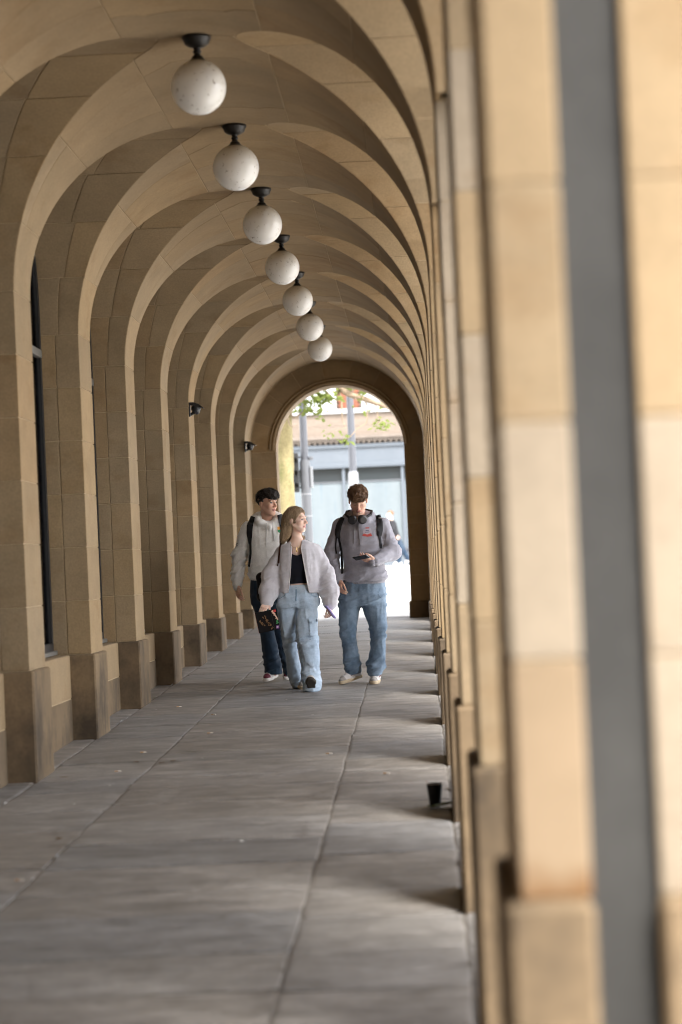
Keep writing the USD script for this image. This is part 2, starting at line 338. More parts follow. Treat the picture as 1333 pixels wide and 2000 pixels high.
def vault_bay(k, label):
    """From the middle of bay k to the middle of bay k+1: the barrel band above pier k, and the cross vaults of bay k."""
    t = thing('vault_bay', label, 'vault bay', 'groin vault bays', (0, 0, 0))
    ya, yb = bay_y(k), bay_y(k + 1)
    if k == 7: yb = YEND
    c = (XC, (ya + yb) / 2, 0.5)
    # backing of mortar
    bs = barrel_surf(ya, yb, k != 7); th = np.linspace(0, math.pi, 73); tt = np.linspace(0, 1, 9)
    U, V = np.meshgrid(th, tt, indexing='ij'); P = bs(U.ravel(), V.ravel()).reshape(U.shape + (3,))
    D = P - np.array([XC, 0, ZS]); D[..., 1] = 0; P = P + 0.005 * D / np.linalg.norm(D, axis=-1, keepdims=True)
    back = [sheet(P)]
    for sgn, xo in ((-1, XWIN - 0.04), (1, XOUT)):
        cs = cross_surf(ya, sgn, xo)
        U, V = np.meshgrid(np.linspace(0, 1, 49), np.linspace(0, 1.0, 9), indexing='ij'); P = cs(U.ravel(), V.ravel()).reshape(U.shape + (3,))
        D = P - np.array([0, ya, CSPR]); D[..., 0] = 0; D[..., 2] = np.maximum(D[..., 2], 0); P = P + 0.005 * D / np.linalg.norm(D, axis=-1, keepdims=True)
        back.append(sheet(P))
    part('mortar', join(back), 'mortar', t, smooth=30)
    # barrel stones
    edges = np.array([0, .105, .245, .40, .60, .755, .895, 1.0]) * math.pi
    for i in range(7):
        th0, th1 = edges[i], edges[i + 1]
        if i in (0, 6): cuts = [0, 1]
        elif i in (1, 5): cuts = [0, rng.choice([.28, .72]), 1]
        elif i in (2, 4): cuts = [0, rng.uniform(.26, .34), rng.uniform(.64, .72), 1]
        else: cuts = [0, .22, .5, .78, 1]
        for a, b in zip(cuts[:-1], cuts[1:]):
            p = panel(bs, th0, th1, a, b, 12 if i == 3 else 7, 2, c, gap=0.005, proud=rng.uniform(-.0012, .0012))
            if p is not None: part('stone', p, stone_mat(), t, smooth=30)
    # cross vault stones
    for sgn, xo in ((-1, XWIN - 0.04), (1, XOUT)):
        cs = cross_surf(ya, sgn, xo); rows = 9
        for r_ in range(rows):
            l0, l1 = r_ / rows, (r_ + 1) / rows
            lm = (l0 + l1) / 2
            e = cs(np.array([lm, lm]), np.array([0., 1.])); w = abs(e[1, 0] - e[0, 0])
            n = max(1, int(round(w / 0.62)))
            n = 2 if (n == 1 and w > .24) else n
            off = 0.16 if r_ % 2 else -0.12
            cuts = [0] + [min(.9, max(.1, (q + off + rng.uniform(-.06, .06) + (0 if r_ % 2 else .2)) / n)) for q in range(1, n)] + [1]
            if r_ == 4 and n >= 3: cuts = [0] + [q / n for q in range(1, n)] + [1]
            for a, b in zip(cuts[:-1], cuts[1:]):
                if b - a < .04: continue
                p = panel(cs, l0, l1, a, b, 5, 3, (e[:, 0].mean(), ya, 1.4), gap=0.005, proud=rng.uniform(-.0012, .0012))
                if p is not None: part('stone', p, stone_mat(), t, smooth=30)
    return t

def window_bay(k, label):
    yb = bay_y(k); t = thing('arched_window', label, 'window', 'arched windows behind the piers', (0, 0, 0))
    z0 = ZTOP + 0.03
    a = np.linspace(0, math.pi, 33)
    outer = Polygon([(-HW - .02, z0), (HW + .02, z0)] + [((HW + .02) * math.cos(q), CSPR + (CRISE + .02) * math.sin(q)) for q in a])
    inner = Polygon([(-HW + .055, z0 + .06), (HW - .055, z0 + .06)] + [((HW - .055) * math.cos(q), CSPR + (CRISE - .055) * math.sin(q)) for q in a])
    def ext(poly, x0, x1):
        m = trimesh.creation.extrude_polygon(poly, x1 - x0, engine='earcut')
        v = m.vertices.copy(); m.vertices = np.stack([x0 + v[:, 2], yb + v[:, 0], v[:, 1]], 1); return m
    part('frame', ext(outer.difference(inner), XWIN - 0.05, XWIN), 'window_steel', t)
    part('transom', block(XWIN - .048, XWIN + 0.012, yb - HW + .05, yb + HW - .05, 1.64, 1.70, .004), 'steel_bar', t)
    for q in (-.37, .37):
        part('mullion', block(XWIN - .045, XWIN - 0.004, yb + q - .02, yb + q + .02, z0 + .055, 1.64, .003), 'window_steel', t)
    for q0, q1 in ((-HW + .05, -.39), (-.35, .35), (.39, HW - .05)):
        part('pane', block(XWIN - .030, XWIN - 0.024, yb + q0, yb + q1, z0 + .055, 1.645, .001), 'window_glass', t)
    part('pane', ext(inner.intersection(sbox(-3, 1.695, 3, 5)), XWIN - .030, XWIN - .024), 'window_glass', t)
    part('sill', block(XWIN - .06, XWIN + 0.03, yb - HW + .003, yb + HW - .003, ZTOP + .002, z0 + .004, .005), 'steel_bar', t)

def dado(k, label):
    yb = bay_y(k); t = thing('dado_wall', label, 'low wall', 'low walls under the windows', (0, 0, 0))
    y0, y1 = yb - S / 2 + .352, yb + S / 2 - .352
    fz = float(floor_z(yb)); zm = (fz + ZTOP) / 2
    part('mortar', block(-2.85, -2.622, y0, y1, fz - .12, ZTOP - .012, .001), 'mortar', t)
    js = [y0, y0 + (y1 - y0) * rng.uniform(.4, .6), y1]
    for a, b in zip(js[:-1], js[1:]):
        part('stone', block(-2.84, -2.615, a + .003, b - .003, fz - .12, zm - .003, .004), rng.choice(BASES), t)
    part('stone', block(-2.84, -2.616, y0 + .003, y1 - .003, zm + .003, ZTOP - .004, .008), rng.choice(STONES[:3]), t)

WHERE = ['out of line with the frame edge']
for k in range(-3, 8):
    if k == 7:
        left_pier(7, 'last tan stone pier on the window side, joined to the end wall', pier_y(7) - .32, YEND)
    else:
        nm = ORD[k + 1] if k >= -1 else ''
        left_pier(k, {-1: 'stone pier with its plinth cut by the left edge, beside the first low wall',
                      4: 'tan stone window-side pier carrying a security camera at half height'}.get(k, f'{ORD[max(k,0)]} whole tan stone pier on the window side' if k >= 0 else f'{["third", "second"][(k + 3) % 2]} stone pier on the window side, counted from the left edge outwards'))
for k in range(-2, 8):
    if k >= -1:
        dado(k, f'low stone wall under the window between piers, {ORD[k+1]} along the left side')
        window_bay(k, f'dark arched steel window above the low wall, {ORD[k+1]} along the left side')
for k in range(-7, 8):
    if k == 7:
        right_pier(7, 'last stone pier on the open right side, joined to the end wall', pier_y(7) - .32, YEND)
    elif k == -5:
        right_pier(k, 'stone pier at the extreme right edge, closest to the camera', .45, 1.09)
    else:
        right_pier(k, {-4: 'large blurred stone pier in the right foreground with a rust stain on its plinth'}.get(k, f'{ORD[max(0, k + 4)]} stone pier along the open right side' if k >= -4 else f'{["farther", "nearer"][(k + 7) % 2]} of two stone piers on the open side behind the camera'))
for k in range(-3, 8):
    vault_bay(k, f'groin vault bay of tan stone {["directly over the camera", "second from the camera", "along the top edge, before the nearest lamp"][k + 3]}' if k < 0 else
              ([f'groin vault bay of tan stone from which the {ORD[k]} globe lamp hangs', 'last groin vault bay, against the end wall'][k == 7]))

# ---------------------------------------------------------------- end wall with its arch
def end_wall():
    t = thing('end_wall', 'tan stone end wall with a round moulded archway out to the street', 'archway', None, (0, 0, 0))
    XL_, XR_, oc, orad, osp = -2.085, -0.150, -1.1175, 0.9675, 1.765
    a = np.linspace(0, math.pi, 49)
    opening = Polygon([(XL_ - .006, -1.6), (XR_ + .006, -1.6)] + [(oc + (orad + .006) * math.cos(q), osp + (orad + .006) * math.sin(q)) for q in a])
    wall = sbox(-3.2, -1.2, 1.03, 3.5).difference(opening)
    m = trimesh.creation.extrude_polygon(wall, 0.60, engine='earcut')
    v = m.vertices.copy(); m.vertices = np.stack([v[:, 0], YEND + .006 + v[:, 2], v[:, 1]], 1); m.invert()
    m.fix_normals()
    part('mortar', m, 'mortar', t)
    side = (oc, YEND - 5, 1.0)
    zf = float(floor_z(YEND)); zs = np.linspace(zf + .25, osp, 7)
    for x0, x1 in ((XR_, 0.16), (-2.50, XL_)):
        for i in range(6):
            part('stone', panel(lambda u, w: np.stack([u, np.full_like(u, YEND), w], -1), x0 + (0 if x0 > -1 else 0), x1, zs[i], zs[i + 1], 2, 2, side, gap=.005), stone_mat(), t)
        e = .03
        part('plinth', block(x0 - e if x0 > -1 else -2.44, x1 - .04 if x0 > -1 else x1 + e, YEND - .03, YEND + .62, zf - .1, zf + .25, .02), rng.choice(BASES), t)
    def polar(u, r): return np.stack([oc + r * np.cos(u), np.full_like(u, YEND), osp + r * np.sin(u)], -1)
    for i in range(9):
        part('stone', panel(polar, math.pi * i / 9, math.pi * (i + 1) / 9, orad, 1.52, 6, 2, side, gap=.005), stone_mat(), t, smooth=30)
    # reveal
    for i in range(9):
        f = lambda u, y: np.stack([oc + orad * np.cos(u), y, osp + orad * np.sin(u)], -1)
        part('stone', panel(f, math.pi * i / 9, math.pi * (i + 1) / 9, YEND + .003, YEND + .60, 5, 2, (oc, YEND + .3, osp), gap=.005), stone_mat(), t, smooth=30)
    for xx in (XL_, XR_):
        for i in range(6):
            f = lambda y, w, xx=xx: np.stack([np.full_like(y, xx), y, w], -1)
            part('stone', panel(f, YEND + .003, YEND + .60, zs[i], zs[i + 1], 2, 2, (oc, YEND + .3, 1), gap=.005), stone_mat(), t)
    # moulding: two rolls with a hollow between
    q = np.linspace(0.03, math.pi - 0.03, 49)
    prof = [(0.02, 0), (0.02, .016), (.032, .030), (.048, .034), (.060, .024), (.066, .010), (.076, .010), (.082, .022), (.094, .026), (.104, .018), (.108, 0)]
    P = np.array([[[oc + (orad + a_) * math.cos(u), YEND - b_ , osp + (orad + a_) * math.sin(u)] for a_, b_ in prof] for u in q])
    mm = sheet(P)
    caps = []
    for row in (P[0], P[-1]):
        c_ = row.mean(0); V = np.vstack([row, c_]); n_ = len(row)
        caps.append(trimesh.Trimesh(V, [[i, i + 1, n_] for i in range(n_ - 1)] + [[i + 1, i, n_] for i in range(n_ - 1)], process=False))
    part('moulding', join([mm] + caps), STONES[1], t, smooth=35)
end_wall()

# ---------------------------------------------------------------- ground and paved floor
def setting():
    ys = [-300, -60, 0, 70, 74, 400]; zs = [floor_z(-60), floor_z(-60), floor_z(0), floor_z(70), -0.04, -0.04]
    xs = [-300, 1.10, 300]
    P = np.array([[[x, y, float(z) - 0.030] for x in xs] for y, z in zip(ys, zs)])
    tag(stage.GetPrimAtPath(part('ground', sheet(P, flip=False), 'paving')), kind='structure')
    t = thing('arcade_floor', kind='structure')
    P = np.array([[[x, y, float(floor_z(y)) - 0.0075] for x in (-2.85, 1.12)] for y in (-14, 37.3)])
    part('joint_bed', sheet(P), 'floor_joint', t)
    strips = [(-2.64, -2.45, 1.1, 1.9), (-2.45, -1.80, .55, 1.15), (-1.80, -.53, .55, 1.0), (-.53, .115, .6, 1.2), (.115, 1.11, .6, 1.2)]
    r = random.Random(21)
    for si, (x0, x1, a, b) in enumerate(strips):
        y = 3.0 + r.uniform(0, .5)
        while y < 37.0:
            d = r.uniform(a, b); y2 = min(y + d, 37.25)
            if 37.25 - y2 < .35: y2 = 37.25
            dz = r.uniform(-.0025, .0025); tilt = r.uniform(-.005, .005); ph = r.uniform(0, 50); tw = r.uniform(-.02, .02); tw2 = r.uniform(-.02, .02)
            def f(u, w, dz=dz, tilt=tilt, ph=ph, y=y, y2=y2, x0=x0, x1=x1, tw=tw, tw2=tw2):
                k_ = (w - y) / (y2 - y); s_ = (u - (x0 + x1) / 2)
                ww = w + s_ * (tw * (1 - k_) + tw2 * k_) + .012 * (meshkit.noise(np.stack([u * 4.0, np.full_like(u, y if False else 0), np.round(k_) * 7 + ph], -1)) - .5)
                wob = lambda xe: .009 * (meshkit.noise(np.stack([np.full_like(w, xe * 9), w * 1.6, np.zeros_like(w)], -1)) - .5) + .008 * (meshkit.noise(np.stack([np.full_like(w, xe * 9), w * 9, np.ones_like(w)], -1)) - .5)
                fx = (u - x0) / (x1 - x0); u = u + wob(x0) * (1 - fx) + wob(x1) * fx
                n_ = meshkit.noise(np.stack([u * 3.1 + ph, ww * 3.1, np.zeros_like(u)], -1)) - .5
                return np.stack([u, ww, floor_z(ww) + dz + tilt * (ww - (y + y2) / 2) * 1.0 + .006 * n_], -1)
            near = y < 20
            g = panel(f, x0, x1, y, y2, 9 if near else 3, 7 if near else 3, ((x0 + x1) / 2, (y + y2) / 2, 30), gap=r.choice([.008, .011, .016]), ch=r.uniform(.010, .022), drop=r.uniform(.0035, .0055), skirt=.014)
            part('paving_slab', g, r.choice(FLAGS), t, smooth=30)
            y = y2
    P = np.array([[[x, y, float(floor_z(y)) - 0.001] for x in (-2.85, 1.12)] for y in (-14, 3.0)])
    part('rear_paving', sheet(P), FLAGS[0], t)
setting()

# ---------------------------------------------------------------- the building over the arcade
def building():
    t = thing('stone_building', 'stone building whose ground floor holds the arcade', 'building')
    part('upper_storeys', block(-12, 1.04, -14, 37.0, 3.50, 13.0, .01), STONES[0], t)
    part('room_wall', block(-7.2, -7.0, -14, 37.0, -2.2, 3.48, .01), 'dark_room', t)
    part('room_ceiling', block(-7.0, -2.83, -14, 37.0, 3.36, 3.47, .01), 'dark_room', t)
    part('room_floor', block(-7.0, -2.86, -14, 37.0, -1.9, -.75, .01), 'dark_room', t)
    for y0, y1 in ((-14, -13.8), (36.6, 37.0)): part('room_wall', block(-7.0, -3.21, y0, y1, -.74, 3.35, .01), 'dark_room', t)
    # spandrels of the street front and of the window wall, pierced by the arches
    for x0, x1, m_ in ((.942, 1.038, STONES[2]), (-2.86, -2.795, STONES[0])):
        poly = sbox(-14, ZS + .002, 37.0, 3.49)
        holes = []
        a = np.linspace(0, math.pi, 25)
        for k in range(-9, 9):
            yb = bay_y(k)
            if yb - HW < -13.5 or yb + HW > 36.3: continue
            holes.append(Polygon([(yb - HW, 1.7), (yb + HW, 1.7)] + [(yb + HW * math.cos(q), CSPR + CRISE * math.sin(q)) for q in a]))
        poly = poly.difference(shapely.union_all(holes))
        ms = []
        for g in getattr(poly, 'geoms', [poly]):
            m = trimesh.creation.extrude_polygon(g, x1 - x0, engine='earcut')
            v = m.vertices.copy(); m.vertices = np.stack([x0 + v[:, 2], v[:, 0], v[:, 1]], 1); ms.append(m)
        part('spandrel_wall', join(ms), m_, t)
    # the part of the arcade behind the camera: plain
    part('rear_wall', block(-2.85, -2.46, -14, bay_y(-3) - HW, -2.1, 3.48, .01), STONES[0], t)
    th = np.linspace(0, math.pi, 25)
    P = np.array([[[XC + R * math.cos(q), y, ZS + R * math.sin(q)] for q in th] for y in (-14, bay_y(-3) + .3)])
    part('rear_vault', sheet(P), STONES[0], t, smooth=40)
    part('rear_wall', block(.143, .93, -14, -5.6, -2.1, 3.48, .01), STONES[0], t)
    part('rear_wall', block(-2.455, .14, -13.9, -13.7, -2.1, 3.48, .01), STONES[0], t)
building()

# ---------------------------------------------------------------- lamps
def lamps():
    z = 2.812; src = None
    for k in range(0, 7):
        lab = f'white glass globe lamp on a black ceiling mount, {ORD[k]} in the row' if k else 'white glass globe lamp on a black ceiling mount, largest and highest in the photo'
        loc = (-1.154, bay_y(k) + .02, 0)
        t = thing('globe_lamp', lab, 'lamp', 'globe lamps under the vault', loc)
        g = trimesh.creation.icosphere(4, .161); g.apply_transform(trimesh.transformations.rotation_matrix(rng.uniform(0, 6), [.3, .2, 1])); g.apply_translation((0, 0, z))
        n_ = np.array([0, 0, 0])
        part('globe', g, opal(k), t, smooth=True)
        part('ceiling_plate', lathe([(0, 3.115), (.083, 3.115), (.085, 3.095), (.078, 3.085), (.070, 3.062), (.045, 3.047), (.026, 3.04), (.0, 3.04)], 28), 'bronze', t, smooth=40)
        part('stem', lathe([(.0, 3.045), (.024, 3.045), (.018, 3.03), (.027, 3.018), (.018, 3.006), (.022, 2.996), (.034, 2.988), (.036, 2.978), (.0, 2.978)], 20), 'bronze', t, smooth=40)
        part('gallery', lathe([(.0, 2.980), (.034, 2.980), (.050, 2.966), (.064, 2.958), (.068, 2.950), (.060, 2.945), (.0, 2.945)], 28), 'bronze', t, smooth=40)
def opal(k):
    nm = f'opal_glass_{"abcdefg"[k]}'
    if nm in MATS: return nm
    n = {'g': ('texture_coordinate', {}), 'mp': ('mapping', dict(location=(k * 3.7, k * 1.3, k * 2.1))),
         'n1': ('noise_texture', dict(scale=34.0, detail=6.0, roughness=0.72)), 'r1': ('rgb_ramp', dict(ramp=[(0.0, (0, 0, 0)), (0.60, (0, 0, 0)), (0.655, (.75, .75, .75))])),
         'n2': ('noise_texture', dict(scale=5.0, detail=4.0)), 'r2': ('rgb_ramp', dict(ramp=[(.3, (.70, .69, .66)), (.7, (.80, .79, .77))])),
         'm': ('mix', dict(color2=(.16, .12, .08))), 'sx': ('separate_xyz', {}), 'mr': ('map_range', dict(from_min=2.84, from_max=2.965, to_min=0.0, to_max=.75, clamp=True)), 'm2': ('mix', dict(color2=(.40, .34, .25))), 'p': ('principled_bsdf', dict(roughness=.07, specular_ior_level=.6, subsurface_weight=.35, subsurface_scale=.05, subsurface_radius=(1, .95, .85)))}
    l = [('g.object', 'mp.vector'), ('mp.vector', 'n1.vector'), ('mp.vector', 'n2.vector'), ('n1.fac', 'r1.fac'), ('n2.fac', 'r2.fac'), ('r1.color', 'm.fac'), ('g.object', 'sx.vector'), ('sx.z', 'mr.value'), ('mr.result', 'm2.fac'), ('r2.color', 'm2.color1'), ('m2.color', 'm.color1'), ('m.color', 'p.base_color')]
    MATS[nm] = usdkit.material(stage, f'/World/Looks/{nm}', n, l, surface='p.BSDF')
    return nm
lamps()

def cctv(y, label):
    t = thing('security_camera', label, 'security camera', 'dome cameras on the window side', (-2.459, y, 1.79))
    part('wall_plate', block(0.0, .018, -.045, .045, -.075, .075, .004), 'black_plastic', t)
    hood = Polygon([(.0, .080), (.0, .055), (.13, .022), (.165, .012), (.165, .018), (.11, .062), (.05, .082)])
    m = trimesh.creation.extrude_polygon(hood, .12, engine='earcut'); v = m.vertices.copy(); m.vertices = np.stack([v[:, 0], v[:, 2] - .06, v[:, 1]], 1); m.fix_normals()
    part('hood', m, 'black_plastic', t)
    part('housing', lathe([(0, .04), (.052, .04), (.055, .015), (.052, -.005), (0, -.005)], 24, (.078, 0, 0)), 'black_plastic', t, smooth=40)
    d = trimesh.creation.icosphere(3, .046); d.apply_translation((.078, 0, -.008)); part('dome', d, 'dome_plastic', t, smooth=True)
    part('arm', tube([(.01, 0, -.05), (.04, 0, -.04), (.06, 0, 0.0)], .018), 'black_plastic', t, smooth=40)
cctv(pier_y(4) - .25, 'black dome security camera halfway along, on the nearer of the two camera piers')
cctv(35.05, 'black dome security camera on the last pier, beside the archway')

# ---------------------------------------------------------------- solid modelling from distance fields (people, clothes, bags)
def smin(a, b, k):
    if k <= 0: return np.minimum(a, b)
    h = np.maximum(k - np.abs(a - b), 0) / k
    return np.minimum(a, b) - h * h * k * 0.25

class Field:
    def __init__(self): self.pr = []; self.disp = None; self.cuts = []
    def add(self, f, lo, hi, k=0.02): self.pr.append((f, np.asarray(lo, float), np.asarray(hi, float), k)); return self
    def cone(self, a, b, ra, rb=None, k=0.02, flat=None):
        a, b = np.asarray(a, float), np.asarray(b, float); rb = ra if rb is None else rb
        ab = b - a; L2 = max(ab @ ab, 1e-12); n, fl = (None, 1) if flat is None else (np.asarray(flat[0], float) / np.linalg.norm(flat[0]), flat[1])
        def f(p):
            q = p - a
            t = np.clip(q @ ab / L2, 0, 1); v = q - t[:, None] * ab
            if n is not None: v = v + np.outer((fl - 1) * (v @ n), n)
            d = np.sqrt((v * v).sum(1)) - (ra + (rb - ra) * t)
            return d / max(fl, 1) ** 0.3
        m = max(ra, rb); return self.add(f, np.minimum(a, b) - m, np.maximum(a, b) + m, k)
    def chain(self, pts, rs, k=0.02, flat=None):
        for i in range(len(pts) - 1): self.cone(pts[i], pts[i + 1], rs[i], rs[i + 1], k, flat)
        return self
    def ell(self, c, r, k=0.02, M=None):
        c, r = np.asarray(c, float), np.asarray(r, float)
        def f(p):
            q = p - c
            if M is not None: q = q @ M
            k0 = np.sqrt(((q / r) ** 2).sum(1)); k1 = np.sqrt(((q / r ** 2) ** 2).sum(1)) + 1e-9
            return k0 * (k0 - 1) / k1
        m = r.max() if M is not None else r
        return self.add(f, c - m, c + m, k)
    def rbox(self, c, h, r, k=0.01, M=None):
        c, h = np.asarray(c, float), np.asarray(h, float)
        def f(p):
            q = p - c
            if M is not None: q = q @ M
            q = np.abs(q) - (h - r)
            return np.sqrt((np.maximum(q, 0) ** 2).sum(1)) + np.minimum(q.max(1), 0) - r
        m = np.linalg.norm(h) if M is not None else h
        return self.add(f, c - m, c + m, k)
    def loft(self, rows, k=0.03, n=2.3, rnd=0.02):
        rows = sorted(rows); Z, CX, RX, CY, RY = map(np.array, zip(*rows))
        def f(p):
            z = np.clip(p[:, 2], Z[0], Z[-1])
            cx, rx, cy, ry = (np.interp(z, Z, A) for A in (CX, RX, CY, RY))
            dx, dy = np.abs(p[:, 0] - cx), np.abs(p[:, 1] - cy)
            rho = ((dx / rx) ** n + (dy / ry) ** n) ** (1 / n) + 1e-6
            q = np.sqrt(dx * dx + dy * dy) + 1e-6
            d = np.where(rho > .3, q * (1 - 1 / rho), -np.minimum(rx, ry) * .7)
            e = np.maximum(p[:, 2] - Z[-1], Z[0] - p[:, 2])
            return -smin(-d, -e, rnd) if rnd else np.maximum(d, e)
        m = 0.02
        return self.add(f, ((CX - RX).min() - m, (CY - RY).min() - m, Z[0] - m), ((CX + RX).max() + m, (CY + RY).max() + m, Z[-1] + m), k)
    def cut(self, f, k=0.004): self.cuts.append((f, k)); return self
    def sub(self, lo, hi):
        mx = np.array([np.maximum(np.maximum(b - hi, lo - c), 0) for _, b, c, _ in [(0, p[1], p[2], 0) for p in self.pr]])
        return [p for p, g in zip(self.pr, mx) if g.max() < 0.05]
    def __call__(self, p, prims=None):
        d = np.full(len(p), 1.0)
        for i, (f, lo, hi, k) in enumerate(self.pr if prims is None else prims): d = smin(d, f(p), k)
        if self.disp is not None: d = d + self.disp(p)
        for f, k in self.cuts: d = -smin(-d, -f(p), k)      # keep where f < 0
        return d
    def bounds(self): return np.min([p[1] for p in self.pr], 0), np.max([p[2] for p in self.pr], 0)
    def front(self, x, z, y0=-0.6, way=1.0):
        """y of the surface met when looking along +y (way=1) or -y at (x, z); nan where there is none."""
        x, z = np.broadcast_arrays(np.asarray(x, float), np.asarray(z, float)); sh = x.shape
        p = np.stack([x.ravel(), np.full(x.size, y0 * way), z.ravel()], -1); hit = np.zeros(len(p), bool)
        for _ in range(70):
            d = self(p); hit |= np.abs(d) < 0.0008; p[:, 1] += np.where(hit, 0, way * np.clip(d, -.02, .05) * .8)
        return np.where(hit, p[:, 1], np.nan).reshape(sh)
    def mesh(self, h=0.006, B=12):
        lo, hi = self.bounds(); lo = lo - 3 * h; hi = hi + 3 * h
        n = np.ceil((hi - lo) / h / B).astype(int) * B + 1
        V = np.full(n, 1.0, np.float32); g = [lo[i] + h * np.arange(n[i]) for i in range(3)]
        for bi in range(0, n[0] - 1, B):
            for bj in range(0, n[1] - 1, B):
                for bk in range(0, n[2] - 1, B):
                    X, Y, Z = g[0][bi:bi + B + 1], g[1][bj:bj + B + 1], g[2][bk:bk + B + 1]
                    pr = self.sub(np.array([X[0], Y[0], Z[0]]), np.array([X[-1], Y[-1], Z[-1]]))
                    if not pr: continue
                    c = np.array([[(X[0] + X[-1]) / 2, (Y[0] + Y[-1]) / 2, (Z[0] + Z[-1]) / 2]])
                    if abs(self(c, pr)[0]) > B * h * 1.9 + .02:
                        V[bi:bi + B + 1, bj:bj + B + 1, bk:bk + B + 1] = np.sign(self(c, pr)[0]); continue
                    P = np.stack(np.meshgrid(X, Y, Z, indexing='ij'), -1).reshape(-1, 3)
                    V[bi:bi + B + 1, bj:bj + B + 1, bk:bk + B + 1] = self(P, pr).reshape(len(X), len(Y), len(Z))
        return nets(V, lo, h)

def nets(V, lo, h):
    n = np.array(V.shape); s = V < 0
    c = np.zeros(n - 1, np.int8)
    for a in range(2):
        for b in range(2):
            for e in range(2): c += s[a:n[0] - 1 + a, b:n[1] - 1 + b, e:n[2] - 1 + e]
    act = np.argwhere((c > 0) & (c < 8))
    idx = -np.ones(n - 1, np.int64); idx[tuple(act.T)] = np.arange(len(act))
    acc = np.zeros((len(act), 3)); cnt = np.zeros(len(act))
    corners = np.array([[a, b, e] for a in (0, 1) for b in (0, 1) for e in (0, 1)])
    vals = np.stack([V[tuple((act + k).T)] for k in corners], 1).astype(float)
    for i in range(8):
        for j in range(i + 1, 8):
            if np.abs(corners[i] - corners[j]).sum() != 1: continue
            a, b = vals[:, i], vals[:, j]; m = (a < 0) != (b < 0)
            t = np.where(m, a / np.where(m, a - b, 1), 0)
            acc += np.where(m[:, None], corners[i] + t[:, None] * (corners[j] - corners[i]), 0); cnt += m
    P = lo + h * (act + acc / cnt[:, None])
    F = []
    for ax in range(3):
        o1, o2 = (ax + 1) % 3, (ax + 2) % 3
        sl0 = [slice(None)] * 3; sl1 = [slice(None)] * 3; sl0[ax] = slice(0, -1); sl1[ax] = slice(1, None)
        a, b = s[tuple(sl0)], s[tuple(sl1)]
        e = np.argwhere(a != b); e = e[(e[:, o1] > 0) & (e[:, o2] > 0) & (e[:, o1] < n[o1] - 1) & (e[:, o2] < n[o2] - 1)]
        flip = a[tuple(e.T)]
        d1, d2 = np.eye(3, dtype=int)[o1], np.eye(3, dtype=int)[o2]
        q = np.stack([idx[tuple((e - d1 - d2).T)], idx[tuple((e - d2).T)], idx[tuple(e.T)], idx[tuple((e - d1).T)]], 1)
        q = np.where(flip[:, None], q, q[:, ::-1]); q = q[(q >= 0).all(1)]
        F += [q[:, [0, 1, 2]], q[:, [0, 2, 3]]]
    return trimesh.Trimesh(P, np.vstack(F), process=False)

def frame(yaw=0, pitch=0, roll=0):
    """Columns: right, back, up of something that faces -y; yaw turns it to +x, pitch nods it down."""
    cy, sy = math.cos(yaw), math.sin(yaw); Rz = np.array([[cy, -sy, 0], [sy, cy, 0], [0, 0, 1]])
    cp, sp = math.cos(pitch), math.sin(pitch); Rx = np.array([[1, 0, 0], [0, cp, -sp], [0, sp, cp]])
    cr, sr = math.cos(roll), math.sin(roll); Ry = np.array([[cr, 0, sr], [0, 1, 0], [-sr, 0, cr]])
    return Rz @ Ry @ Rx

def drape(p, seed, w, A=.012, B=.012, fa=6.0, fb=7.0):
    """Cloth: long folds hanging down, and where w is large short slanting creases across them."""
    q = p + .05 * (np.stack([meshkit.noise(p * 5.0, seed + k) for k in range(3)], 1) - .5)
    r = q @ frame(0, 0, .35).T
    d = -A * (ridged(q * [1.5, 1.2, .38], fa, seed) - .5) - .5 * A * (ridged(q * [2.2, 2, .7], fa * 2.1, seed + 9) - .5)
    c = ridged(r * [.55, .8, 2.0], fb, seed + 3) ** 2; c2 = ridged(r * [-.6, .8, 2.2] + .3, fb * 1.7, seed + 4) ** 2
    return d - w * (B * (c - .4) + .55 * B * (c2 - .4))
def ridged(p, s, seed): return 1 - np.abs(2 * meshkit.noise(p * s, seed) - 1)

# ---------------------------------------------------------------- parts of people
def head_into(F, c, M, s=1.0, male=True):
    def A(x, y, z): return np.asarray(c) + s * (M @ np.array([x, y, z]))
    E = lambda x, y, z, r, k: F.ell(A(x, y, z), s * np.array(r), k, M)
    C = lambda a, b, ra, rb, k: F.cone(A(*a), A(*b), s * ra, s * rb, k)
    E(0, .018, .045, (.074, .096, .083), .02)
    E(0, -.028, -.025, (.061, .066, .088), .03)
    E(0, -.064, -.094, (.026 if male else .021, .024, .020), .025)
    for q in (-1, 1):
        C((q * .056, .005, -.045), (q * .020, -.062, -.092), .016 if male else .012, .014, .025)
        E(q * .038, -.062, -.022, (.024, .022, .022), .02)
        E(q * .078, .014, -.004, (.009, .019, .031), .006)
        E(q * .0115, -.101, -.030, (.009, .010, .008), .006)
    C((-.042, -.078, .033), (.042, -.078, .033), .011, .011, .015)
    C((0, -.089, .020), (0, -.113, -.024), .0075, .0115, .010)
    E(0, -.0885, -.056, (.023, .010, .0058), .004); E(0, -.0875, -.066, (.019, .010, .0066), .004)
    return A

def sockets(F, A, s):
    def f(p):
        d = 1e9
        for q in (-1, 1): d = np.minimum(d, np.linalg.norm(p - A(q * .031, -.0935, .010), axis=1) - .0125 * s)
        return -d
    F.cut(lambda p: f(p), .012 * s)

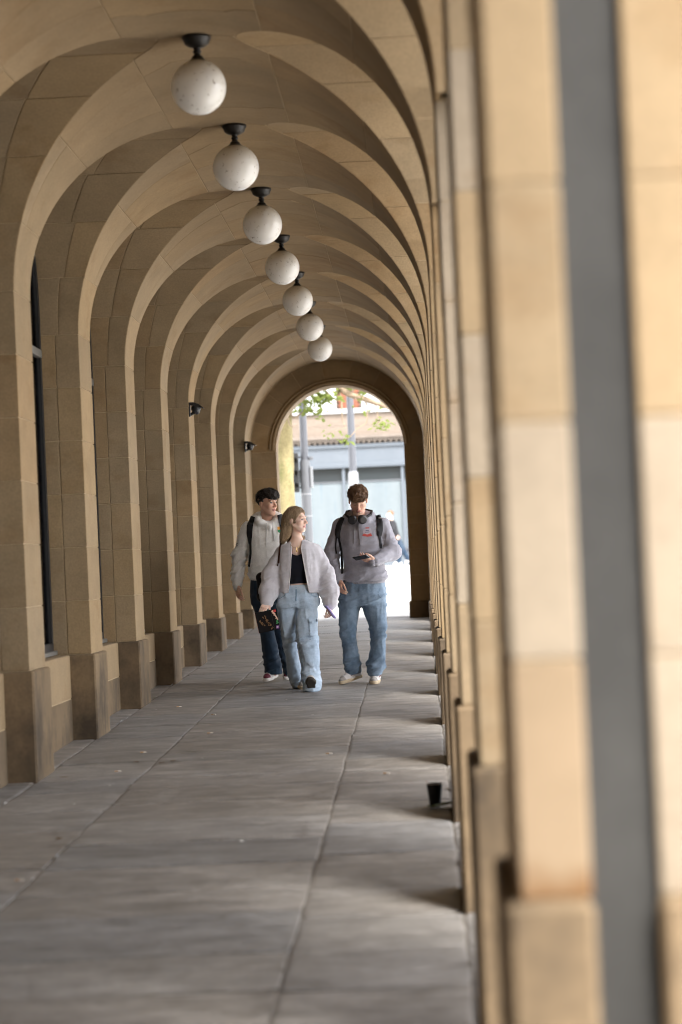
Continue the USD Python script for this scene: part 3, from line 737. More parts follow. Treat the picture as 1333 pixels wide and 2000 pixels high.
def face_colour(P, c, M, s, skin, lip, brow, stubble=0.0, blush=.2):
    q = (P - np.asarray(c)) @ M / s
    col = np.tile(np.array(skin), (len(P), 1))
    def blend(w, to): col[:] = col * (1 - w[:, None]) + np.array(to) * w[:, None]
    w = np.exp(-(((np.abs(q[:, 0]) - .045) / .018) ** 2 + ((q[:, 2] + .028) / .02) ** 2)) * (q[:, 1] < -.03)
    blend(w * blush, (skin[0] * 1.0, skin[1] * .72, skin[2] * .70))
    w = np.exp(-((q[:, 0] / .014) ** 2 + ((q[:, 2] + .026) / .014) ** 2)) * (q[:, 1] < -.09); blend(w * blush, (skin[0], skin[1] * .75, skin[2] * .72))
    w = np.clip(1.3 - (np.abs(q[:, 0]) / .024) ** 2 - ((q[:, 2] + .061) / .0125) ** 2, 0, 1) * (q[:, 1] < -.078); blend(np.clip(w * 1.6, 0, 1), lip)
    arc = .036 - 6.0 * (np.abs(q[:, 0]) - .030) ** 2
    w = ((np.abs(q[:, 2] - arc) < .0055) & (np.abs(q[:, 0]) > .010) & (np.abs(q[:, 0]) < .050) & (q[:, 1] < -.045)).astype(float); blend(w * .85, brow)
    w = ((np.abs(q[:, 2] + .0645 - .003) < .0018) & (np.abs(q[:, 0]) < .021) & (q[:, 1] < -.08)).astype(float); blend(w * .7, (.10, .03, .025))
    if stubble:
        w = np.clip((-.035 - q[:, 2]) / .03, 0, 1) * (q[:, 1] < .01) * (q[:, 2] > -.13); blend(w * stubble, (skin[0] * .55, skin[1] * .52, skin[2] * .52))
    return col

def hand_into(F, w, d, n, thumb, curl=(.35, .45, .4), sc=1.0, spread=.1, thumb_curl=.25, thumb_out=.75, curls=None):
    """w: wrist, d: along the palm, n: out of the palm, thumb: +1/-1 the side (along d x n) on which the thumb stands."""
    w, d, n = (np.asarray(a, float) for a in (w, d, n)); d = d / np.linalg.norm(d); n = n - d * (n @ d); n /= np.linalg.norm(n)
    l = np.cross(d, n) * thumb
    P = lambda a, b, e=0: w + sc * (d * a + l * b + n * e)
    tips = []
    for i, (off, kn, ln, r) in enumerate([(.030, .088, .074, .0088), (.010, .093, .082, .009), (-.010, .089, .076, .0086), (-.028, .080, .060, .0078)]):
        F.cone(P(.004, off * .62), P(kn, off), sc * .0155, sc * .0125, .012, flat=(n, 1.25))
        q = P(kn, off); ang = 0; fan = off / .03 * spread
        cs = curls[i] if curls else curl
        dd = d * math.cos(fan) + l * math.sin(fan)
        for seg, cu, r0, r1 in ((.45, cs[0], r, r * .95), (.31, cs[1], r * .95, r * .88), (.24, cs[2], r * .88, r * .74)):
            ang += cu; v = dd * math.cos(ang) + n * math.sin(ang); q2 = q + sc * ln * seg * v
            F.cone(q, q2, sc * r0, sc * r1, .004); q = q2
        tips.append(q)
    F.cone(P(.01, .012), P(.035, .034, .006), sc * .017, sc * .014, .012)
    q = P(.032, .034, .006); ang = thumb_out
    for seg, r0, r1, da in ((.038, .0125, .0108, 0), (.031, .0105, .0095, -thumb_curl), (.026, .0095, .0078, -thumb_curl)):
        ang += da; v = d * math.cos(ang) + l * math.sin(ang) + n * .25; v /= np.linalg.norm(v); q2 = q + sc * seg * v; F.cone(q, q2, sc * r0, sc * r1, .005); q = q2
    F.cone(P(-.05, 0), P(.01, 0), sc * .0265, sc * .027, .012, flat=(n, 1.3))
    return tips

def patch(F, poly, thick, ny=7, y0=-.6, sub=0.012, way=1.0, sink=.004):
    """A thin piece lying on the front of F over the outline poly in (x, z)."""
    g = poly if isinstance(poly, Polygon) else Polygon(poly)
    g = shapely.segmentize(g, sub)
    x0, z0, x1, z1 = g.bounds
    inner = [Point(x, z) for x in np.arange(x0 + sub / 2, x1, sub) for z in np.arange(z0 + sub / 2, z1, sub) if g.buffer(-sub * .45).contains(Point(x, z))]
    ring = np.array(g.exterior.coords)[:-1]
    pts = np.vstack([ring] + [np.array([[p.x, p.y] for p in inner])]) if inner else ring
    from scipy.spatial import Delaunay
    tri = Delaunay(pts).simplices
    cen = pts[tri].mean(1); ok = shapely.contains_xy(g.buffer(1e-6), cen[:, 0], cen[:, 1])
    tri = tri[ok]
    a = pts[tri]; ar = np.cross(a[:, 1] - a[:, 0], a[:, 2] - a[:, 0]); tri = np.where((ar > 0)[:, None], tri, tri[:, ::-1])
    y = F.front(pts[:, 0], pts[:, 1], y0, way)
    if np.isnan(y).any(): y = np.where(np.isnan(y), np.nanmedian(y), y)
    n = len(pts); nr = len(ring)
    top = np.stack([pts[:, 0], y - way * thick, pts[:, 1]], 1); bot = np.stack([pts[:, 0], y + way * sink, pts[:, 1]], 1)
    V = np.vstack([top, bot[:nr]])
    Fc = [tri] + [np.array([[i, n + i, n + (i + 1) % nr], [i, n + (i + 1) % nr, (i + 1) % nr]]) for i in range(nr)]
    m = trimesh.Trimesh(V, np.vstack(Fc), process=False)
    return m

def ribbon(F, path, width, thick, y0=-.6, way=1.0, n=24, tail=None):
    """A strap that follows path (x, z) over the front of F."""
    path = np.asarray(path, float); s = np.concatenate([[0], np.cumsum(np.linalg.norm(np.diff(path, axis=0), axis=1))]); t = np.linspace(0, s[-1], n)
    c = np.stack([np.interp(t, s, path[:, i]) for i in (0, 1)], 1)
    for _ in range(2): c[1:-1] = .25 * c[:-2] + .5 * c[1:-1] + .25 * c[2:]
    d = np.gradient(c, axis=0); d /= np.linalg.norm(d, axis=1, keepdims=True); q = np.stack([-d[:, 1], d[:, 0]], 1)
    w = np.interp(np.linspace(0, 1, n), np.linspace(0, 1, len(np.atleast_1d(width))), np.atleast_1d(width))
    us = np.linspace(-.5, .5, 5); X = c[:, None, 0] + us * w[:, None] * q[:, None, 0]; Z = c[:, None, 1] + us * w[:, None] * q[:, None, 1]
    Y = F.front(X, Z, y0, way)
    for j in range(5):
        bad = np.isnan(Y[:, j])
        if bad.all(): Y[:, j] = np.nanmedian(Y)
        elif bad.any(): Y[bad, j] = np.interp(np.flatnonzero(bad), np.flatnonzero(~bad), Y[~bad, j])
    Y[:, 1:4] = np.minimum(Y[:, 1:4], (Y[:, :1] + Y[:, 4:]) / 2 + .01)
    prof = [(0, .006), (0, -thick * .6), (1, -thick), (2, -thick), (3, -thick), (4, -thick * .6), (4, .006)]
    P = np.stack([np.stack([X[:, i], Y[:, i] + way * o, Z[:, i]], -1) for i, o in prof], 1)
    m = sheet(P); m2 = trimesh.Trimesh(m.vertices, np.vstack([m.faces, [[0, j, j + 1] for j in range(1, 6)], [[len(m.vertices) - 7, len(m.vertices) - 7 + j + 1, len(m.vertices) - 7 + j] for j in range(1, 6)]]), process=False)
    m2.fix_normals(); return m2

def shoe(parent, toe, heel, mats, wid=.100, lift=0.0, roll=0.0, sole_h=.032, hgt=.085, label=None):
    """toe, heel: where the sole touches or points (x, y, z of its underside)."""
    toe, heel = np.asarray(toe, float), np.asarray(heel, float); d = toe - heel; L = np.linalg.norm(d); d /= L
    r = np.cross(d, [0, 0, 1.0]); r /= np.linalg.norm(r); r = r * math.cos(roll) + np.cross(d, r) * math.sin(roll); u = np.cross(r, d)
    M = np.stack([r, d, u], 1); A = lambda x, y, z: heel + M @ np.array([x, y * L, z])
    o = lambda pts, z0, z1, g=0: [A(x * wid + (g if x > 0 else -g), y, z) for x, y in pts for z in (z0, z1)]
    S = Field()
    for y0, y1, w0, w1 in ((.10, .35, .034, .032), (.35, .72, .032, .044), (.72, .90, .044, .034)):
        S.cone(A(0, y0, sole_h * .5), A(0, y1, sole_h * .5), w0 * wid / .1 * 1.04, w1 * wid / .1 * 1.04, .02)
    S.cut(lambda p: ((p - heel) @ u) - sole_h, .004); S.cut(lambda p: -((p - heel) @ u), .006)
    U = Field()
    U.cone(A(0, .12, sole_h + .014), A(0, .45, sole_h + .018), .036 * wid / .1, .037 * wid / .1, .02)
    U.cone(A(0, .45, sole_h + .012), A(0, .80, sole_h + .002), .040 * wid / .1, .036 * wid / .1, .02)
    U.cone(A(0, .15, sole_h + .02), A(0, .22, hgt), .034 * wid / .1, .036 * wid / .1, .02)
    U.cone(A(0, .30, hgt * .82), A(0, .62, sole_h + .022), .031, .030, .02)
    U.cut(lambda p: -((p - heel) @ u) + sole_h * .7, .003)
    U.cut(lambda p: ((p - heel) @ u) - hgt - .01, .006)
    sp = part('shoe', U.mesh(.0045), mats[0], parent, smooth=True, label=label)
    so = S.mesh(.0045); part('sole', so, mats[1], sp, smooth=35)
    if len(mats) > 2:
        T = Field(); T.cone(A(0, .84, sole_h + .001), A(0, .90, sole_h * .9), .0375 * wid / .1, .030 * wid / .1, .01); T.cut(lambda p: -((p - heel) @ u) + sole_h * .8, .003)
        part('toe_cap', T.mesh(.0045), mats[2], sp, smooth=True)
        for q in (-1, 1):
            pts = [A(q * .034 * wid / .1 * (1 + .12 * math.sin(3.1 * t)), .22 + .36 * t, sole_h + .038 - .016 * t) for t in np.linspace(0, 1, 7)]
            part('side_stripe', tube(pts, np.linspace(.010, .006, 7), 6), mats[3] if len(mats) > 3 else mats[2], sp, smooth=60)
    lc = []
    for i in range(4):
        y = .42 + .065 * i; z = hgt * .82 + .030 - (hgt * .82 - sole_h - .022) * ((y - .30) / .32) - .001
        lc.append(tube([A(-.021, y, z - .008), A(-.010, y + .01, z), A(.010, y + .01, z), A(.021, y, z - .008)], .0032, 6))
    part('laces', join(lc), 'lace_white' if len(mats) < 5 else mats[4], sp, smooth=60)
    return sp

def strands(parent, name, lines, width, mat):
    p = numbered(parent, name); c = UsdGeom.BasisCurves.Define(stage, p)
    c.CreateTypeAttr('linear'); c.CreateCurveVertexCountsAttr([len(l) for l in lines])
    c.CreatePointsAttr(Vt.Vec3fArray.FromNumpy(np.vstack(lines).astype(np.float32)))
    c.CreateWidthsAttr(Vt.FloatArray.FromNumpy(np.concatenate([width * np.linspace(1, .4, len(l)) for l in lines]).astype(np.float32))); c.SetWidthsInterpolation('vertex')
    UsdShade.MaterialBindingAPI.Apply(c.GetPrim()).Bind(MATS[mat]); return p

def eyes(parent, A, s, look=(0, 0)):
    for q in (-1, 1):
        c = A(q * .031, -.0790, .010)
        e = trimesh.creation.icosphere(2, .0115 * s); e.apply_translation(c); ep = part('eye', e, 'eye_white', parent, smooth=True)
        i = trimesh.creation.icosphere(2, .0068 * s); i.apply_translation(A(q * .031 + look[0], -.0790 - .0062, .010 + look[1])); part('iris', i, 'iris_dark', ep, smooth=True)

# cloth, skin and hair
def skin_mat(name):
    MATS[name] = usdkit.material(stage, f'/World/Looks/{name}', {'a': ('attribute', dict(attribute='col')), 'p': ('principled_bsdf', dict(roughness=.5, specular_ior_level=.35, subsurface_weight=.12, subsurface_scale=.004))},
        [('a.color', 'p.base_color')], surface='p.BSDF')
skin_mat('skin')
def cloth(name, c, var=.12, scale=14, fine=220, rough=.9, sheen=.2, bump=.2, c3=None, c3scale=6, stretch=(1, 1, 1), fa=.18, c3pos=(.5, .75)):
    mat_noise(name, tuple(v * (1 - var) for v in c), tuple(v * (1 + var) for v in c), scale=scale, stretch=stretch, fine=fine, fine_amt=fa, bump=bump, bdist=.003, rough=rough, spec=.2, obj=True, sheen=sheen, c3=c3, c3scale=c3scale, c3pos=c3pos)
cloth('hoodie_grey', (.285, .280, .318), c3=(.235, .232, .262)); cloth('hoodie_pale', (.70, .685, .65), c3=(.63, .615, .585))
cloth('rib_grey', (.26, .257, .29), scale=90, stretch=(1, 1, .05), bump=.5); cloth('rib_pale', (.54, .53, .515), scale=90, stretch=(1, 1, .05), bump=.5)
cloth('denim_mid', (.100, .150, .210), var=.35, scale=7, c3=(.235, .305, .385), c3pos=(.42, .68), c3scale=3.0, rough=.85, sheen=.1); cloth('denim_pale', (.35, .435, .535), var=.2, scale=8, c3=(.50, .575, .65), c3scale=3.5, rough=.85, sheen=.1)
cloth('denim_pale_seam', (.20, .29, .39), var=.2); cloth('denim_dark', (.012, .024, .042), var=.3, scale=8, c3=(.022, .045, .070), c3scale=4, sheen=.1)
cloth('jacket_lilac', (.50, .485, .52), var=.06, c3=(.445, .43, .465), sheen=.3); cloth('black_top', (.006, .007, .012), sheen=.05); cloth('black_nylon', (.010, .010, .012), rough=.6, sheen=.05)
cloth('leather_brown', (.045, .018, .014), rough=.45, sheen=0); cloth('leather_black', (.010, .008, .009), rough=.5, sheen=0)
cloth('shoe_white', (.62, .59, .57), var=.05, rough=.6, sheen=0); cloth('shoe_maroon', (.13, .03, .045), rough=.6, sheen=0); cloth('sole_cream', (.55, .44, .30), var=.05, rough=.6, sheen=0); cloth('sole_dark', (.04, .033, .026), rough=.7, sheen=0); cloth('shoe_grey', (.38, .35, .32), rough=.7, sheen=0); cloth('sole_white', (.60, .57, .54), var=.04, sheen=0)
mat_simple('lace_white', (.65, .63, .62), .8); mat_simple('lace_brown', (.08, .04, .04), .8); mat_simple('cord_pale', (.50, .49, .48), .8); mat_simple('cord_grey', (.20, .195, .205), .8)
mat_simple('eye_white', (.30, .27, .25), .3); mat_simple('iris_dark', (.03, .02, .015), .1); mat_simple('gold', (.75, .52, .22), .25, 1.0); mat_simple('zip_metal', (.55, .52, .5), .3, 1.0)
def hair_mat(name, c, c2, rough=.45):
    mat_noise(name, c, c2, scale=26, stretch=(1, 1, .35), fine=160, fine_amt=.35, bump=.6, bdist=.004, rough=rough, spec=.4, obj=True)
hair_mat('hair_brown', (.065, .034, .018), (.155, .084, .042)); hair_mat('hair_black', (.006, .004, .003), (.018, .011, .008)); hair_mat('hair_blond', (.16, .105, .058), (.36, .255, .155)); hair_mat('hair_strand_brown', (.09, .048, .024), (.22, .12, .06)); hair_mat('hair_strand_blond', (.20, .135, .075), (.44, .32, .20)); hair_mat('hair_strand_black', (.008, .006, .005), (.025, .017, .012))
mat_simple('emblem_red', (.42, .06, .05), .7); mat_simple('emblem_white', (.36, .33, .37), .7); mat_simple('emblem_navy', (.12, .11, .17), .7); mat_simple('emblem_orange', (.62, .27, .03), .7); mat_simple('emblem_green', (.03, .25, .09), .7); mat_simple('print_black', (.012, .012, .012), .7)
mat_simple('phone_black', (.008, .008, .009), .12); mat_simple('phone_lilac', (.30, .24, .52), .25); mat_simple('screen_dark', (.01, .01, .012), .05)

PEOPLE = {}
GP = 'people walking through the arcade'

def fold(amp, s1, seed, anis=(1, 1, 1.6)):
    an = np.array(anis)
    return lambda p: -amp * (ridged(p * an, s1, seed) - .5) - amp * .45 * (ridged(p * an[::-1], s1 * 2.1, seed + 5) - .5)

# ---- the man on the right: grey hoodie, blue jeans, headphones, looking down at a phone
def man_with_phone():
    Y = 22.6; base = (-0.57, Y, float(floor_z(Y)) + .0)
    t = thing('person', 'person in grey hoodie and blue jeans, headphones round the neck, looking down at a phone', 'person', None, base)
    J = lambda x, z, y=0.0: np.array([x, y, z])
    hc = J(.026, 1.706, -.045); HM = frame(.03, .50, 0); HS = 1.04
    eL, eR = J(-0.2532, 1.2169, .015), J(0.3309, 1.2167, -.03)
    wL, wR = J(-0.1968, 0.9958, -.075), J(0.1663, 1.1378, -.235)
    sL, sR = J(-0.1509, 1.4785, .02), J(0.2372, 1.4683, .02)
    # clothes
    H = Field()
    H.loft([(1.5231, 0.0418, 0.0969, .01, .075), (1.4914, 0.0440, 0.1723, .012, .105), (1.4336, 0.0486, 0.1939, .01, .130), (1.3042, 0.0478, 0.1917, .0, .142), (1.1604, 0.0457, 0.1816, -.005, .140), (1.0450, 0.0557, 0.1952, -.005, .142), (0.9800, 0.0614, 0.2010, -.002, .146), (0.9614, 0.0606, 0.1952, .0, .140), (0.9500, 0.0572, 0.1780, .0, .125)], .03, 2.4, .02)
    H.chain([sL, eL, wL], [.074, .064, .048], .035); H.chain([sR, eR, wR], [.074, .064, .046], .035)
    ring = [(.03, -.085, 1.478, .026), (.095, -.06, 1.515, .036), (.135, .01, 1.548, .046), (.10, .09, 1.562, .058), (.03, .125, 1.555, .066), (-.04, .09, 1.562, .058), (-.078, .01, 1.548, .046), (-.04, -.06, 1.515, .036), (.03, -.085, 1.478, .026)]
    for a, b in zip(ring[:-1], ring[1:]): H.cone((a[0], a[1], a[2]), (b[0], b[1], b[2]), a[3], b[3], .02)
    def wr(p):
        near = lambda q, r: np.exp(-(((p - q) / r) ** 2).sum(1))
        w = .25 + 1.1 * near(eL, .11) + 1.2 * near(eR, .12) + .9 * near(wL + [0, 0, .07], .08) + .8 * near(wR, .1) + .8 * np.exp(-((p[:, 2] - 1.0) / .07) ** 2) + .7 * near(J(.18, 1.32, -.1), .1)
        return drape(p, 3, w, .010, .017)
    H.disp = wr
    hood = part('hoodie', H.mesh(.0065), 'hoodie_grey', t, smooth=True)
    Rb = Field(); Rb.loft([(0.9642, 0.0622, 0.1909, .0, .138), (0.9297, 0.0606, 0.1766, .0, .128)], .01, 2.4, .006); Rb.disp = lambda p: .0022 * np.sin(np.arctan2(p[:, 1], p[:, 0] - .05) * 90)
    part('waistband', Rb.mesh(.006), 'rib_grey', hood, smooth=True)
    for a, b in ((wL, wL + (wL - eL) * .12), (wR, wR + (wR - eR) * .18)):
        Cf = Field(); Cf.cone(a - (b - a) * .2, b, .043, .037, .01); part('cuff', Cf.mesh(.005), 'rib_grey', hood, smooth=True)
    pk = Polygon([(-0.0468, 1.1329), (0.1682, 1.1147), (0.2251, 0.9728), (0.2212, 0.9514), (-0.1210, 0.9521), (-0.1252, 0.9883)])
    part('front_pocket', patch(H, pk, .007), 'hoodie_grey', hood, smooth=50)
    for pth in ([(-0.0138, 1.4868), (-0.0230, 1.4080), (-0.0304, 1.3077)], [(0.0222, 1.4851), (0.0229, 1.4060), (0.0280, 1.2935)]):
        part('drawstring', ribbon(H, pth, .005, .005, n=12), 'cord_grey', hood)
    em = lambda pts: Polygon([(x, z) for x, z in pts])
    for nm, mt, pts in (('emblem', 'emblem_white', [(0.0676, 1.4399), (0.1354, 1.4441), (0.1436, 1.4006), (0.1227, 1.3842), (0.0737, 1.3836), (0.0574, 1.4044)]), ('emblem', 'emblem_red', [(0.0505, 1.3788), (0.0686, 1.3982), (0.0998, 1.3881), (0.1319, 1.3982), (0.1451, 1.3717), (0.0989, 1.3666)]), ('emblem', 'emblem_red', [(0.0856, 1.4550), (0.1201, 1.4548), (0.1196, 1.4434), (0.0851, 1.4435)]), ('emblem', 'emblem_navy', [(0.0844, 1.4291), (0.1190, 1.4304), (0.1157, 1.4220), (0.0869, 1.4204)]), ('emblem', 'emblem_navy', [(0.0780, 1.4136), (0.1212, 1.4145), (0.1180, 1.4075), (0.0805, 1.4063)])):
        part(nm, patch(H, em(pts), .002 + (.0012 if mt != 'emblem_white' else 0), sub=.008), mt, hood)
    # jeans
    Jn = Field()
    Jn.loft([(0.9736, 0.0439, 0.1952, .01, .125), (0.8592, 0.0301, 0.2067, .012, .135), (0.7876, 0.0241, 0.2124, .012, .135), (0.7303, 0.0215, 0.2153, .012, .125)], .02, 2.4, .02)
    Jn.loft([(0.8209, -0.0794, 0.1077, .012, .115), (0.7425, -0.0930, 0.1034, .01, .105), (0.6498, -0.1093, 0.0897, .0, .090), (0.5353, -0.1195, 0.0790, -.01, .080), (0.4347, -0.1189, 0.0711, .0, .078), (0.2906, -0.1059, 0.0675, .015, .076), (0.1895, -0.0924, 0.0696, .02, .080), (0.1204, -0.0876, 0.0703, .02, .084), (0.0974, -0.0872, 0.0631, .02, .08)], .025, 2.2, .015)
    Jn.loft([(0.8121, 0.1223, 0.1155, .012, .115), (0.7329, 0.1259, 0.1126, .01, .108), (0.6389, 0.1404, 0.0983, .0, .094), (0.5232, 0.1582, 0.0782, -.02, .084), (0.4226, 0.1602, 0.0688, -.03, .080), (0.3225, 0.1507, 0.0653, -.035, .078), (0.2086, 0.1290, 0.0703, -.04, .080), (0.1161, 0.1127, 0.0739, -.04, .084), (0.0773, 0.1131, 0.0660, -.04, .08)], .025, 2.2, .015)
    def jw(p):
        z = p[:, 2]; w = .35 + .9 * np.exp(-((z - .80) / .09) ** 2) + .8 * np.exp(-((z - .47) / .1) ** 2) + 1.3 * np.exp(-((z - .17) / .10) ** 2)
        return drape(p, 14, w - .25, .011, .020)
    Jn.disp = jw
    jn = part('jeans', Jn.mesh(.0065), 'denim_mid', t, smooth=True)
    part('fly', patch(Jn, Polygon([(-0.0035, 0.9110), (0.0209, 0.9099), (0.0197, 0.8166), (0.0015, 0.7958)]), .003), 'denim_mid', jn, smooth=50)
    for a in ([(-0.1551, 0.8990), (-0.1261, 0.8374), (-0.1743, 0.7892)], [(0.2040, 0.8875), (0.1725, 0.8271), (0.2218, 0.7718)]): part('pocket_seam', ribbon(Jn, a, .006, .003, n=10), 'denim_mid', jn)
    # body
    Bd = Field(); A = head_into(Bd, hc, HM, HS)
    Bd.chain([J(.028, 1.64, .015), J(.034, 1.50, .03)], [.055, .062], .03)
    Bd.chain([J(.04, 1.44, .03), J(.05, 1.2, .01), J(.05, .95, .01)], [.10, .10, .11], .04); Bd.cone(sL, sR, .055, .055, .04)
    Bd.chain([sL, eL, wL], [.046, .036, .029], .02); Bd.chain([sR, eR, wR], [.046, .036, .029], .02)
    Bd.chain([J(-.05, .92, .01), J(-0.1166, 0.5352, -.01), J(-0.0834, 0.1173, .03)], [.08, .055, .040], .02); Bd.chain([J(.14, .92, .01), J(0.1577, 0.4945, -.02), J(0.1107, 0.0875, -.035)], [.08, .055, .040], .02)
    Bd.chain([J(-0.0834, 0.1173, .03), J(-.060, .105, .035)], [.036, .024], .02); Bd.chain([J(0.1107, 0.0875, -.035), J(.120, .075, -.0)], [.036, .024], .02)
    hand_into(Bd, J(-0.1860, 0.9809, -.085), J(-0.1734, 0.8754, -.11) - J(-0.1860, 0.9809, -.085), (.75, .45, .1), 1, curl=(.40, .6, .4), sc=1.0, thumb_out=.42)
    wr2 = J(0.1521, 1.1413, -.248); hd = J(0.0580, 1.1599, -.315) - wr2
    hand_into(Bd, wr2, hd, (.0, .5, .86), -1, sc=1.0, curls=[(.30, .5, .4), (.35, .55, .4), (.35, .6, .45), (.4, .6, .45)], thumb_out=.45, thumb_curl=.3)
    sockets(Bd, A, HS)
    bm = Bd.mesh(.0042)
    col = face_colour(bm.vertices, hc, HM, HS, (.58, .36, .27), (.46, .21, .18), (.13, .075, .045), .0, .35)
    part('body', bm, 'skin', t, smooth=True, color=col)
    for q in (-1, 1):   # lowered lids: only a dark lash line shows
        part('eyelid', tube([A(q * .031 + dx, -.0905 + 3.0 * dx * dx, .004 - dx * dx * 6) for dx in np.linspace(-.012, .012, 7)], .0016, 6), 'iris_dark', t)
    # hair: curls on top, shorter at the sides
    Hr = Field(); Hr.ell(A(0, .014, .056), np.array((.079, .098, .080)), .02, HM); Hr.ell(A(0, -.028, .092), np.array((.072, .074, .046)), .03, HM); Hr.ell(A(0, -.076, .070), np.array((.060, .032, .034)), .03, HM)
    Hr.cut(lambda p: (lambda q: np.minimum(.044 - q[:, 2], -q[:, 1] - .014))((p - hc) @ HM), .010)
    Hr.cut(lambda p: (lambda q: -.045 - q[:, 2])((p - hc) @ HM), .012)
    Hr.disp = lambda p: -.022 * (ridged((p - hc) @ HM, 30.0, 2) - .5) - .008 * (ridged((p - hc) @ HM, 70.0, 4) - .5)
    hm = Hr.mesh(.004); hp = part('hair', hm, 'hair_brown', t, smooth=True)
    r_ = np.random.default_rng(5); vi = r_.choice(len(hm.vertices), 3200); vn = hm.vertex_normals
    lines = []
    for i in vi:
        q = (hm.vertices[i] - hc) @ HM
        if q[2] < .03: continue
        a = np.cross(vn[i], r_.normal(size=3)); a /= np.linalg.norm(a) + 1e-9; b = np.cross(vn[i], a); ph = r_.uniform(0, 6.3); rr = r_.uniform(.004, .009)
        lines.append(np.array([hm.vertices[i] + vn[i] * (.000 + .007 * u) + rr * ((math.cos(ph + 5 * u) - math.cos(ph)) * a + (math.sin(ph + 5 * u) - math.sin(ph)) * b) for u in np.linspace(0, 1, 7)]))
    strands(hp, 'curls', lines, .0026, 'hair_strand_brown')
    mw = ['shoe_white', 'sole_cream', 'shoe_grey', 'shoe_maroon']
    fz = lambda y: SLOPE * y
    shoe(t, J(-.215, .004, -.10), J(-.02, .055, .075), mw, .100)
    shoe(t, J(.095, fz(-.16), -.185), J(.128, fz(.08) + .002, .085), mw, .100)
    # phone, headphones, rucksack are things of their own
    ph = thing('phone', 'black phone held up in the hand of the person in the grey hoodie', 'phone', None, base)
    pc = J(0.0385, 1.1751, -.352); L_ = np.array([.86, -.42, .12]); L_ /= np.linalg.norm(L_); N_ = np.array([.0, .42, .9]); N_ -= L_ * (N_ @ L_); N_ /= np.linalg.norm(N_)
    PM = np.stack([np.cross(N_, L_), N_, L_], 1); T_ = np.block([[PM, pc[:, None]], [np.zeros((1, 3)), 1]])
    b = block(-.036, .036, -.0045, .0045, -.074, .074, .004); b.apply_transform(T_); part('case', b, 'phone_black', ph)
    b = block(-.033, .033, .0046, .0052, -.070, .070, .0002); b.apply_transform(T_); part('screen', b, 'screen_dark', ph)
    hp_ = thing('headphones', 'black headphones hanging round the neck of the person in the grey hoodie', 'headphones', None, base)
    for q, (cx, cz) in ((-1, (-0.0320, 1.5293)), (1, (0.0601, 1.5295))):
        M_ = frame(q * .45, .25, 0); c_ = np.array([cx, -.150, cz])
        pr = [(0, .022), (.030, .022), (.042, .015), (.045, .004), (.045, -.004), (.040, -.016), (0, -.016)]
        m = lathe(pr, 28); m.apply_transform(trimesh.transformations.rotation_matrix(math.pi / 2, [1, 0, 0])); m.apply_transform(np.block([[M_, c_[:, None]], [np.zeros((1, 3)), 1]])); e_ = part('ear_cup', m, 'black_plastic', hp_, smooth=30)
        m = lathe([(.020, -.016), (.037, -.016), (.038, -.024), (.034, -.032), (.022, -.032)], 28); m.apply_transform(trimesh.transformations.rotation_matrix(math.pi / 2, [1, 0, 0])); m.apply_transform(np.block([[M_, c_[:, None]], [np.zeros((1, 3)), 1]])); part('cushion', m, 'leather_black', e_, smooth=30)
    part('headband', tube([(-.050, -.14, 1.545), (-.095, -.07, 1.580), (-.088, .03, 1.612), (-.03, .085, 1.625), (.03, .095, 1.628), (.09, .075, 1.622), (.148, .01, 1.606), (.140, -.08, 1.575), (.085, -.135, 1.545)], .012, 10), 'leather_black', hp_, smooth=60)
    bp = thing('rucksack', 'black rucksack with padded straps worn by the person in the grey hoodie', 'rucksack', None, base)
    Bg = Field(); Bg.rbox(J(.055, 1.22, .235), (.165, .10, .25), .06); Bg.rbox(J(.055, 1.12, .345), (.13, .04, .14), .04, .02); Bg.disp = fold(.008, 8, 31); part('bag', Bg.mesh(.010), 'black_nylon', bp, smooth=True)
    part('strap', ribbon(H, [(-0.1257, 1.5594), (-0.1635, 1.4863), (-0.1811, 1.4151), (-0.1747, 1.3645)], (.040, .052, .056, .040), .016), 'black_nylon', bp, smooth=50)
    part('strap', ribbon(H, [(0.2057, 1.5675), (0.2198, 1.4978), (0.2195, 1.4259), (0.2112, 1.3688)], (.044, .056, .056, .040), .016), 'black_nylon', bp, smooth=50)
    part('strap_webbing', ribbon(H, [(-0.1686, 1.3714), (-0.1536, 1.2556), (-0.1499, 1.1116), (-0.1520, 1.0326)], .020, .008), 'black_nylon', bp, smooth=50)
    part('strap_webbing', ribbon(H, [(-0.1916, 1.3724), (-0.2040, 1.2866), (-0.1983, 1.2216)], .014, .008), 'black_nylon', bp, smooth=50)
    part('strap_webbing', ribbon(H, [(0.2115, 1.3759), (0.2187, 1.3109), (0.2204, 1.2533)], .022, .008), 'black_nylon', bp, smooth=50)
    b = block(-.016, .016, -.004, .004, -.003, .003, .001); b.apply_translation(J(0.2259, 1.5378, float(np.nan_to_num(H.front(np.array([.226]), np.array([1.535]))[0], nan=-.06)) - .018)); part('buckle', b, 'lace_white', bp)
man_with_phone()

